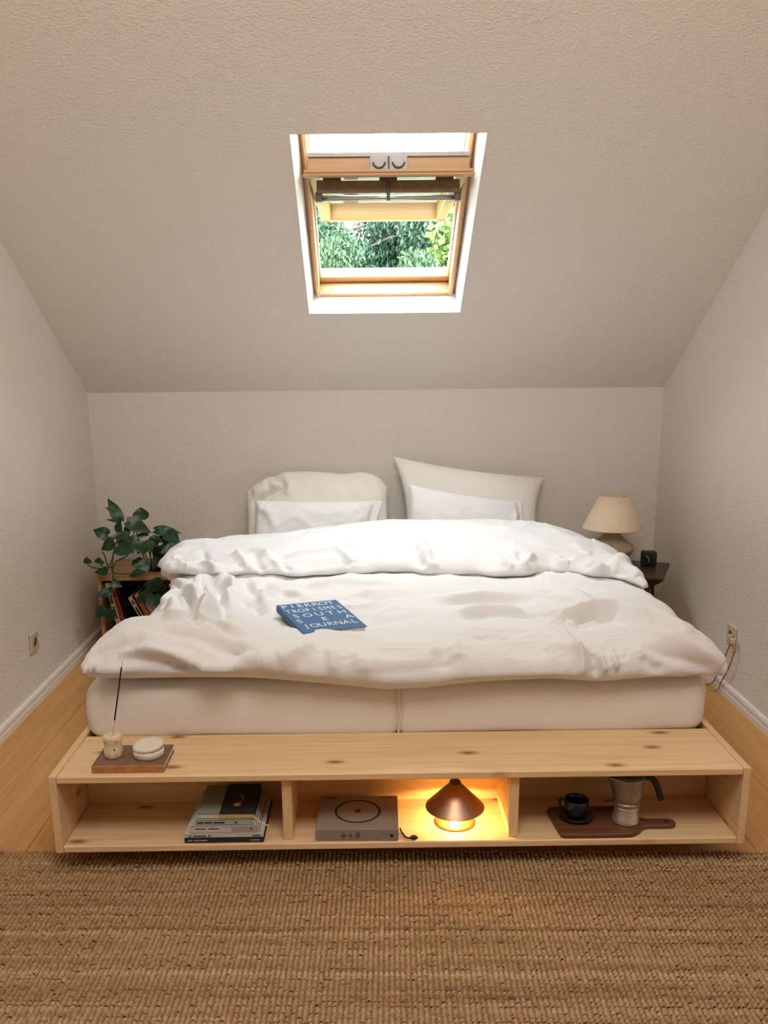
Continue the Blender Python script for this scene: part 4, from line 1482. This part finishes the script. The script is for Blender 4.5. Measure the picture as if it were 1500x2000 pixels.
M_MAGDARK = plain('dark_magazine_cover', (.03, .02, .018), .6)


def magazine(label, xb, xt, w, h, col, marks_):
    """leaning upright, spine to the front; xb bottom x, xt top x"""
    ang = math.atan2(xb - xt, h)
    hh = h
    y0, y1 = KY0 + .03, KY1 - .03

    def T(p):
        return (xb + p[0] * cos(ang) - p[2] * sin(ang), p[1], .0255 + p[2] * cos(ang) + p[0] * sin(ang) + 0)
    o = thing('magazine', label, 'magazine', (xb, y0, .0255), 'magazines leaning in the crate')
    MB().box(0, w, y0, y0 + .002, .001, hh, .0005, T).make('spine', M_PAPERS[col], o)
    MB().box(0, .001, y0 + .002, y1, .001, hh, 0, T).box(w - .001, w, y0 + .002, y1, .001, hh, 0, T).make('cover', M_MAGDARK, o)
    MB().box(.001, w - .001, y0 + .0021, y1 - .003, .002, hh - .001, 0, T).make('pages', M_PAPER, o)
    for (a, b) in marks_:
        MB().box(w * .3, w * .7, y0 - .0004, y0 + .0002, hh * a, hh * b, 0, T).make('spine_print', M_INK, o)


mk1 = [(.86, .92), (.68, .82), (.45, .64), (.2, .4)]
mk2 = [(.85, .93), (.55, .8), (.3, .5)]
magazine('cream magazine with dark spine print, leaning first from the wall side of the crate', -1.250, -1.315, .022, .325, 'cream', mk1)
magazine('deep red magazine leaning against the cream one nearest the wall', -1.224, -1.285, .018, .30, 'red', mk2)
magazine('cream magazine with a lettered spine in the tilted trio under the plant', -1.088, -1.224, .021, .275, 'cream', mk2)
magazine('orange-red magazine in the middle of the tilted trio under the plant', -1.064, -1.192, .023, .285, 'orange', [(.88, .94), (.3, .6)])
magazine('dull cream magazine nearest the bed in the tilted trio under the plant', -1.036, -1.142, .019, .24, 'cream', [(.4, .7)])

M_LEAF = NT('pothos_leaf')
_v = M_LEAF.coords((1, 1, 1))
_f = M_LEAF.noise(_v, 38, 3, .6, .6)
M_LEAF.base(M_LEAF.ramp(_f, [(.30, (.006, .030, .011)), (.56, (.013, .058, .017)), (.66, (.045, .11, .020)), (.76, (.20, .25, .055))]))
M_LEAF = M_LEAF.set(.35, 0, .45)
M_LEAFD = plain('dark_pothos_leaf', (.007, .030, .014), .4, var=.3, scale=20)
M_VINE = plain('pothos_vine', (.035, .055, .018), .6, var=.2)
M_POT = plain('dark_plant_pot', (.03, .028, .026), .6)
PXc, PYc = -1.04, 1.98
plant = thing('potted_plant', 'trailing pothos with heart-shaped leaves in a dark pot on the crate', 'plant', (PXc, PYc, KZ))
V, F = lathe([(0, 0), (.045, 0), (.050, .004), (.062, .095), (.066, .097), (.066, .108), (.060, .108), (.056, .098), (0, .094)], (PXc, PYc, KZ), 32)
link('pot', V, F, M_POT, plant, smooth=True)
link('soil', *lathe([(0, .095), (.055, .095), (.05, .102), (0, .104)], (PXc, PYc, KZ), 20), plain('potting_soil', (.03, .02, .012), .95), plant)


def leaf(base, tip, width, face, mat, fold=.25, droop=.15):
    """heart-shaped leaf as a curved grid"""
    B, Tp = Vector(base), Vector(tip)
    ax = Tp - B
    L = ax.length
    ax.normalize()
    fn = Vector(face)
    fn = (fn - ax * fn.dot(ax)).normalized()
    sd = ax.cross(fn)
    V, F = [], []
    na, nc = 11, 7
    for i in range(na):
        t = i / (na - 1)
        w = width * .64 * (math.sin(pi * min(1, t * .62 + .30) ** 1.0 if t > .0 else .3 * pi)) * (1 - t ** 3.2) ** .8
        if t < .12:
            w *= .55 + .45 * t / .12
        back = -.10 * L * (1 - t) ** 6
        for j in range(nc):
            c = 2 * j / (nc - 1) - 1
            lob = back * abs(c) ** 1.5 * (1 if t < .4 else 0)
            p = B + ax * (L * t + lob) + sd * (w * c) + fn * (fold * abs(c) * w * .7 - droop * L * (t ** 2) + .02 * L * sin(t * 7 + c * 2))
            V.append(tuple(p))
    for i in range(na - 1):
        for j in range(nc - 1):
            F.append((i * nc + j, i * nc + j + 1, (i + 1) * nc + j + 1, (i + 1) * nc + j))
    return link('leaf', V, F, mat, plant, smooth=True)


#LEAVES-BEGIN
LEAVES = [
    ((-1.219, 1.900, 0.638), (-1.271, 1.911, 0.746), 0.045, (0.38, -1, 0.20), 0),
    ((-1.227, 1.920, 0.659), (-1.287, 1.918, 0.703), 0.019, (0.20, -1, 0.80), 0),
    ((-1.127, 1.920, 0.640), (-1.134, 1.945, 0.697), 0.061, (0.07, -1, 0.30), 0),
    ((-1.221, 1.900, 0.631), (-1.267, 1.857, 0.656), 0.016, (0.29, -1, 0.80), 0),
    ((-1.227, 1.880, 0.585), (-1.206, 1.849, 0.647), 0.040, (-0.38, -1, 0.30), 0),
    ((-1.269, 1.860, 0.579), (-1.332, 1.847, 0.608), 0.050, (-0.27, -1, 0.50), 0),
    ((-1.180, 1.870, 0.640), (-1.070, 1.886, 0.584), 0.053, (0.08, -1, 0.60), 0),
    ((-1.057, 1.880, 0.595), (-0.934, 1.893, 0.585), 0.042, (0.23, -1, 0.80), 0),
    ((-1.165, 1.840, 0.582), (-1.250, 1.804, 0.581), 0.037, (-0.01, -1, 0.80), 0),
    ((-1.096, 1.900, 0.574), (-1.165, 1.866, 0.572), 0.019, (-0.09, -1, 1.00), 1),
    ((-1.240, 1.850, 0.550), (-1.310, 1.855, 0.512), 0.050, (-0.26, -1, 0.40), 0),
    ((-1.129, 1.840, 0.563), (-1.184, 1.811, 0.534), 0.045, (0.01, -1, 0.50), 0),
    ((-1.217, 1.820, 0.539), (-1.138, 1.780, 0.516), 0.066, (-0.02, -1, 0.40), 0),
    ((-1.104, 1.820, 0.556), (-1.099, 1.802, 0.499), 0.089, (0.10, -1, 0.35), 0),
    ((-1.061, 1.860, 0.570), (-1.049, 1.850, 0.519), 0.040, (0.10, -1, 0.20), 0),
    ((-1.047, 1.900, 0.559), (-1.011, 1.892, 0.546), 0.038, (0.08, -1, 0.50), 1),
    ((-1.006, 1.880, 0.584), (-0.938, 1.835, 0.547), 0.052, (0.41, -1, 0.40), 0),
    ((-1.001, 1.900, 0.552), (-1.015, 1.886, 0.506), 0.043, (0.14, -1, 0.40), 1),
    ((-0.950, 1.840, 0.525), (-1.023, 1.797, 0.509), 0.047, (0.02, -1, 0.60), 0),
    ((-0.955, 1.900, 0.522), (-0.914, 1.859, 0.511), 0.026, (0.30, -1, 0.60), 1),
    ((-1.363, 1.840, 0.453), (-1.368, 1.829, 0.485), 0.033, (-0.23, -1, 0.20), 0),
    ((-1.303, 1.820, 0.457), (-1.302, 1.802, 0.487), 0.037, (-0.12, -1, 0.30), 0),
    ((-1.272, 1.820, 0.416), (-1.343, 1.837, 0.415), 0.033, (-0.16, -1, 0.70), 0),
    ((-1.086, 1.820, 0.445), (-1.151, 1.785, 0.457), 0.043, (-0.14, -1, 0.50), 0),
    ((-1.074, 1.860, 0.455), (-1.034, 1.886, 0.434), 0.040, (0.14, -1, 0.50), 1),
    ((-1.101, 1.800, 0.425), (-1.183, 1.808, 0.395), 0.035, (-0.09, -1, 0.60), 0),
    ((-1.254, 1.800, 0.372), (-1.204, 1.792, 0.352), 0.034, (0.05, -1, 0.50), 0),
    ((-1.256, 1.800, 0.331), (-1.313, 1.750, 0.321), 0.036, (-0.19, -1, 0.40), 1),
    ((-1.282, 1.800, 0.239), (-1.253, 1.797, 0.185), 0.041, (0.01, -1, 0.20), 1),
    ((-1.294, 1.810, 0.246), (-1.341, 1.789, 0.208), 0.043, (-0.17, -1, 0.30), 1),
    ((-1.074, 1.800, 0.319), (-1.163, 1.802, 0.271), 0.045, (-0.03, -1, 0.40), 1),
    ((-1.065, 1.800, 0.382), (-1.047, 1.804, 0.317), 0.070, (0.12, -1, 0.30), 1),
    ((-1.066, 1.800, 0.304), (-1.047, 1.758, 0.238), 0.061, (-0.02, -1, 0.30), 1),
    ((-1.041, 1.810, 0.355), (-1.032, 1.835, 0.290), 0.052, (0.12, -1, 0.30), 1),
    ((-1.111, 1.860, 0.523), (-1.133, 1.829, 0.501), 0.042, (0.03, -1, 0.50), 1),
    ((-1.181, 1.900, 0.602), (-1.215, 1.911, 0.571), 0.033, (-0.25, -1, 0.40), 1),
    ((-1.149, 1.860, 0.465), (-1.128, 1.876, 0.418), 0.043, (-0.01, -1, 0.50), 1),
    ((-1.046, 1.880, 0.518), (-1.064, 1.907, 0.473), 0.038, (0.06, -1, 0.50), 1),
]
STEMS = [
    [(-1.106, 1.970, 0.370), (-1.098, 1.920, 0.451), (-1.077, 1.880, 0.537), (-1.065, 1.880, 0.576)],
    [(-1.103, 1.970, 0.370), (-1.095, 1.900, 0.485), (-1.109, 1.840, 0.551)],
    [(-1.101, 1.970, 0.370), (-1.076, 1.930, 0.459), (-1.041, 1.900, 0.513), (-1.001, 1.880, 0.556)],
    [(-1.098, 1.970, 0.370), (-1.059, 1.920, 0.451), (-1.010, 1.880, 0.493), (-0.949, 1.850, 0.523)],
    [(-1.108, 1.970, 0.370), (-1.115, 1.930, 0.449), (-1.132, 1.920, 0.510), (-1.154, 1.920, 0.593), (-1.122, 1.920, 0.641)],
    [(-1.111, 1.970, 0.368), (-1.117, 1.900, 0.446), (-1.134, 1.850, 0.563)],
    [(-1.115, 1.970, 0.368), (-1.099, 1.860, 0.431), (-1.104, 1.810, 0.423)],
    [(-1.119, 1.960, 0.358), (-1.168, 1.860, 0.395), (-1.244, 1.830, 0.406), (-1.253, 1.830, 0.440), (-1.238, 1.840, 0.519), (-1.224, 1.840, 0.547), (-1.180, 1.850, 0.578)],
    [(-1.253, 1.830, 0.440), (-1.270, 1.830, 0.435), (-1.290, 1.850, 0.488), (-1.298, 1.850, 0.503)],
    [(-1.276, 1.860, 0.549), (-1.269, 1.860, 0.570), (-1.278, 1.860, 0.584)],
    [(-1.237, 1.840, 0.528), (-1.259, 1.830, 0.454), (-1.298, 1.830, 0.430), (-1.357, 1.840, 0.438), (-1.367, 1.840, 0.453)],
    [(-1.279, 1.830, 0.435), (-1.297, 1.830, 0.440), (-1.303, 1.820, 0.457)],
    [(-1.226, 1.840, 0.547), (-1.222, 1.890, 0.595), (-1.219, 1.900, 0.638)],
    [(-1.251, 1.830, 0.430), (-1.251, 1.820, 0.379), (-1.255, 1.800, 0.331), (-1.266, 1.800, 0.268), (-1.282, 1.800, 0.239)],
    [(-1.238, 1.840, 0.461), (-1.251, 1.830, 0.430)],
    [(-1.160, 1.880, 0.572), (-1.148, 1.890, 0.608)],
    [(-1.123, 1.880, 0.557), (-1.121, 1.890, 0.589)],
    [(-1.097, 1.930, 0.365), (-1.069, 1.830, 0.355), (-1.077, 1.810, 0.307), (-1.085, 1.810, 0.263)],
    [(-1.134, 1.850, 0.561), (-1.154, 1.840, 0.518), (-1.194, 1.840, 0.480), (-1.238, 1.840, 0.461)],
]
#LEAVES-END
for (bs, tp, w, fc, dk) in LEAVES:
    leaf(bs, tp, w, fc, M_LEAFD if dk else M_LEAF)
for pts in STEMS:
    MB().tube(smooth_path(pts, 5), .0030, 6).make('vine', M_VINE, plant, smooth=True)

# ------------------------------------------------------------------ wall sockets and cables
M_SOCK = plain('cream_plastic', (.62, .52, .38), .4, var=.03)
M_SOCKD = plain('socket_recess', (.16, .11, .07), .5)
M_CORD = plain('tan_cord', (.42, .27, .13), .6)


def socket(label, x, nrm, yc, zc):
    o = thing('wall_socket', label, 'socket', (x, yc, zc))
    T = lambda p: (x + nrm * p[2], yc + p[0], zc + p[1])
    MB().box(-.040, .040, -.040, .040, 0, .010, .003, T).make('cover_plate', M_SOCK, o)
    V, F = [], []
    n = 28
    prf = [(.026, .0105), (.024, .0125), (.021, .0115), (.0195, .0102)]
    for (r, d) in prf:
        for k in range(n):
            g = 2 * pi * k / n
            V.append(T((r * cos(g), r * sin(g), d)))
    for i in range(3):
        for k in range(n):
            F.append((i * n + k, i * n + (k + 1) % n, (i + 1) * n + (k + 1) % n, (i + 1) * n + k))
    link('rim', V, F, M_SOCK, o)
    V = [T((.0195 * cos(2 * pi * k / n), .0195 * sin(2 * pi * k / n), .0101)) for k in range(n)] + [T((.0195 * cos(2 * pi * k / n), .0195 * sin(2 * pi * k / n), .0107)) for k in range(n)]
    F = [tuple(range(n)), tuple(range(n, 2 * n))] + [(k, (k + 1) % n, n + (k + 1) % n, n + k) for k in range(n)]
    link('recess', V, F, M_SOCKD, o)
    return o


socket('cream wall socket with an empty round recess low on the left wall', XL, 1, 1.285, .255)
socket('cream wall socket with plugged-in cords low on the right wall', XR, -1, 1.235, .262)
for (lab, pa, pts) in (
        ('tan cord hanging from the right wall socket, the one nearer the bed head', (1.212, .268),
         [(1.353, 1.208, .258), (1.355, 1.200, .245), (1.355, 1.224, .203), (1.355, 1.254, .150), (1.355, 1.290, .097), (1.352, 1.33, .03), (1.335, 1.37, .0045), (1.28, 1.46, .0045)]),
        ('tan cord hanging from the right wall socket, the one nearer the bed foot', (1.236, .246),
         [(1.353, 1.180, .250), (1.355, 1.158, .230), (1.355, 1.168, .205), (1.355, 1.184, .163), (1.355, 1.214, .113), (1.355, 1.259, .055), (1.345, 1.295, .0045), (1.26, 1.40, .0045)])):
    pl = thing('power_cord', lab, 'cord', (XR - .02, 1.22, .26), 'cords in the right wall socket')
    yy, zz = pa
    MB().box(XR - .032, XR - .0135, pts[0][1] - .008, pts[0][1] + .008, pts[0][2] - .006, pts[0][2] + .016, .003).make('plug', M_SOCK, pl)
    MB().tube(smooth_path(pts), .0032, 8).make('lead', M_CORD, pl, smooth=True)

# ------------------------------------------------------------------ jute rug: one slab of woven nubs
def jute_mat():
    t = NT('jute')
    at = t.n('ShaderNodeAttribute', attribute_name='tone')
    col = t.ramp(at.outputs['Fac'], [(0, (.17, .10, .05)), (.35, (.40, .24, .115)), (.7, (.56, .36, .185)), (1, (.70, .50, .30))])
    v = t.coords((1, 3, 1))
    fib = t.noise(v, 420, 2)
    t.base(t.mix(.35, col, t.ramp(fib, [(.3, (.22, .13, .065)), (.75, (.66, .45, .25))])))
    t.bump(fib, .5, .003)
    return t.set(.95, 0, .1)


rx0, rx1, ry0, ry1 = -1.30, 1.24, -1.02, .088
px_, py_ = .0122, .0118
ncol, nrow = int((rx1 - rx0) / px_), int((ry1 - ry0) / py_)
rs = np.random.RandomState(3)
ii, jj = np.meshgrid(np.arange(ncol), np.arange(nrow))
ii, jj = ii.ravel(), jj.ravel()
N = len(ii)
g = np.linspace(-1, 1, 5)
GU, GW = np.meshgrid(g, g)
GU, GW = GU.ravel(), GW.ravel()
dome = np.sqrt(np.clip(1 - .80 * np.abs(GU) ** 2 - .50 * np.abs(GW) ** 2.4, 0, 1))
cxs = rx0 + (ii + .5) * px_ + rs.normal(0, .0005, N)
rowoff = rs.normal(0, .0010, nrow)
cys = ry1 - (jj + .5) * py_ + rowoff[jj] + rs.normal(0, .0010, N) + .0015 * np.sin(ii * .11 + jj * .7)
hx = px_ * .46 * (1 + rs.normal(0, .07, N))
hy = py_ * .53 * (1 + rs.normal(0, .08, N))
hh = .0085 * (1 + rs.normal(0, .16, N))
skew = rs.normal(0, .14, N) + .12
X = cxs[:, None] + hx[:, None] * GU[None] + skew[:, None] * hy[:, None] * GW[None]
Y = cys[:, None] + hy[:, None] * GW[None]
Z = .0045 + hh[:, None] * dome[None] - .003 * (1 - dome[None])
ca_, sa_ = cos(-.026), sin(-.026)
RX = X * ca_ - Y * sa_
RY = X * sa_ + Y * ca_
VV = np.stack([RX, RY, Z], -1).reshape(-1, 3)
quad = np.array([(r * 5 + c, r * 5 + c + 1, (r + 1) * 5 + c + 1, (r + 1) * 5 + c) for r in range(4) for c in range(4)])
FF = (quad[None] + (np.arange(N) * 25)[:, None, None]).reshape(-1, 4)
# backing slab
Vb, Fb = cbox(rx0, rx1, ry0, ry1, .0005, .0060, .001)
Vb = np.array([(p[0] * ca_ - p[1] * sa_, p[0] * sa_ + p[1] * ca_, p[2]) for p in Vb])
me = bpy.data.meshes.new('jute_rug')
allv = np.concatenate([VV, Vb])
me.from_pydata(allv.tolist(), [], FF.tolist() + [tuple(i + len(VV) for i in f) for f in Fb])
rowt = .5 + .22 * np.array([noise.noise(Vector((j * .16, 3.3, 0))) for j in range(nrow)]) + rs.normal(0, .10, nrow) - .20 * (rs.rand(nrow) < .08)
tone = np.zeros(N)
for k in range(N):
    tone[k] = rowt[jj[k]] + .32 * noise.noise(Vector((ii[k] * .045, jj[k] * .9, 1.7)))
tone = np.clip(tone + rs.normal(0, .09, N), 0, 1)
at = me.attributes.new('tone', 'FLOAT', 'POINT')
at.data.foreach_set('value', np.concatenate([np.repeat(tone, 25), np.zeros(len(Vb))]).astype(np.float32))
me.materials.append(jute_mat())
me.polygons.foreach_set('use_smooth', [True] * len(me.polygons))
me.update()
rug = bpy.data.objects.new('jute_rug', me)
COL.objects.link(rug)
tag(rug, 'thick brown woven jute rug on the floor in front of the bed', 'rug')

# ------------------------------------------------------------------ trees outside the roof window
def leaf_mat(name, c1, c2, c3):
    t = NT(name)
    at = t.n('ShaderNodeAttribute', attribute_name='tone')
    t.base(t.ramp(at.outputs['Fac'], [(0, c1), (.55, c2), (1, c3)]))
    return t.set(.6, 0, .3)


M_CONIFER = leaf_mat('conifer_needles', (.004, .016, .008), (.012, .040, .017), (.034, .072, .028))
M_CONIFER2 = leaf_mat('pale_conifer_needles', (.008, .026, .011), (.024, .060, .021), (.055, .095, .036))
M_BROAD = leaf_mat('broadleaf', (.022, .052, .009), (.065, .115, .020), (.12, .165, .040))
M_BARK = plain('bark', (.05, .035, .025), .9, var=.3, scale=8)


def tree(label, base, height, crown, seed, mat, n, size, droop, group):
    """crown: list of (x, y, z, rx, ry, rz) blobs filled with small leaf sprays"""
    rr = np.random.RandomState(seed)
    t = thing('tree', label, 'tree', base, group)
    top = (base[0], base[1], base[2] + height)
    pts = [(base[0] + .1 * sin(i), base[1] + .1 * cos(i * 1.3), base[2] + height * i / 6) for i in range(7)]
    tm = MB().tube(pts, [.16 - .022 * i for i in range(7)], 8)
    for b in crown:
        z0 = min(b[2], base[2] + height * .95)
        tm.tube([(base[0], base[1], z0 - .5 * b[5]), ((base[0] + b[0]) / 2, (base[1] + b[1]) / 2, z0 - .1 * b[5]), b[:3]], [.03, .018, .008], 6)
    tm.make('trunk', M_BARK, t)
    tot = sum(b[3] * b[5] for b in crown)
    Vs, Ts = [], []
    for b in crown:
        k = int(n * b[3] * b[5] / tot)
        d = rr.normal(size=(k, 3))
        d /= np.linalg.norm(d, axis=1)[:, None]
        rad = rr.rand(k) ** .45
        # clumped sprays
        P = np.array(b[:3]) + d * rad[:, None] * np.array(b[3:])
        Vs.append(P)
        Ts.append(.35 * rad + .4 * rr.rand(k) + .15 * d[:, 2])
    P = np.concatenate(Vs)
    T_ = np.clip(np.concatenate(Ts), 0, 1)
    k = len(P)
    ax = rr.normal(size=(k, 3))
    ax[:, 2] -= droop
    ax /= np.linalg.norm(ax, axis=1)[:, None]
    up = rr.normal(size=(k, 3))
    sd = np.cross(ax, up)
    sd /= np.linalg.norm(sd, axis=1)[:, None]
    L = size * (.6 + .8 * rr.rand(k))[:, None]
    wd = L * (.22 if droop > 1 else .42)
    nn = np.cross(ax, sd)
    quad = np.stack([P, P + ax * L * .5 + sd * wd + nn * L * .08, P + ax * L, P + ax * L * .5 - sd * wd + nn * L * .08], 1).reshape(-1, 3)
    f = np.arange(k * 4).reshape(-1, 4)
    me = bpy.data.meshes.new('foliage')
    me.from_pydata((quad - np.array(base)).tolist(), [], f.tolist())
    a = me.attributes.new('tone', 'FLOAT', 'POINT')
    a.data.foreach_set('value', np.repeat(T_, 4).astype(np.float32))
    me.materials.append(mat)
    me.update()
    o = bpy.data.objects.new('foliage', me)
    COL.objects.link(o)
    o.parent = t
    o['kind'] = 'stuff'
    return t


def blobs(c, spread, n, r, seed):
    rr = random.Random(seed)
    return [(c[0] + rr.uniform(-1, 1) * spread[0], c[1] + rr.uniform(-1, 1) * spread[1], c[2] + rr.uniform(-1, 1) * spread[2],
             r * rr.uniform(.6, 1.1), r * rr.uniform(.6, 1.1), r * rr.uniform(.8, 1.5)) for _ in range(n)]


GR = 'trees outside the roof window'
tree('dark blue-green conifer with drooping sprays outside the roof window, behind the paler one', (-.4, 15.5, -3.2), 8.4, blobs((-.3, 15.5, 2.9), (3.2, .7, 1.3), 34, .75, 5), 11, M_CONIFER, 100000, .105, 2.2, GR)
tree('conifer with paler sprays standing nearest the open sash, centre of the view', (-.3, 12.0, -3.2), 6.0, blobs((-.45, 12.0, 2.3), (1.15, .4, .75), 14, .42, 8), 12, M_CONIFER2, 26000, .08, 2.2, GR)
tree('bright yellow-green leafy tree at the lamp side of the roof window view', (1.75, 8.6, -3.2), 6.4, blobs((1.45, 8.6, 2.35), (.6, .4, .95), 22, .36, 9), 13, M_BROAD, 22000, .075, .3, GR)
# garden ground and outer roof covering around the window
V, F = cbox(-40, 40, 2.6, 60, -3.4, -3.2, 0)
struct(link('ground', V, F, plain('garden_grass', (.045, .075, .02), .9, var=.3, scale=1.5)), 'garden lawn below the house')
xs, ss = [XL - .3, -.325, .334, XR + .3], [-.5, .52, 1.60, S_RIDGE + .3]
V, F = [], []
for n_ in (.185, .20):
    for s_ in ss:
        for x_ in xs:
            V.append(sp(x_, s_, n_))
for k_ in (0, 16):
    for j_ in range(3):
        for i_ in range(3):
            if (i_, j_) != (1, 1):
                F.append((k_ + j_ * 4 + i_, k_ + j_ * 4 + i_ + 1, k_ + (j_ + 1) * 4 + i_ + 1, k_ + (j_ + 1) * 4 + i_))
struct(link('roof', V, F, plain('dark_roof_tiles', (.10, .06, .045), .8, var=.2, scale=12)), 'dark roof covering outside around the window')
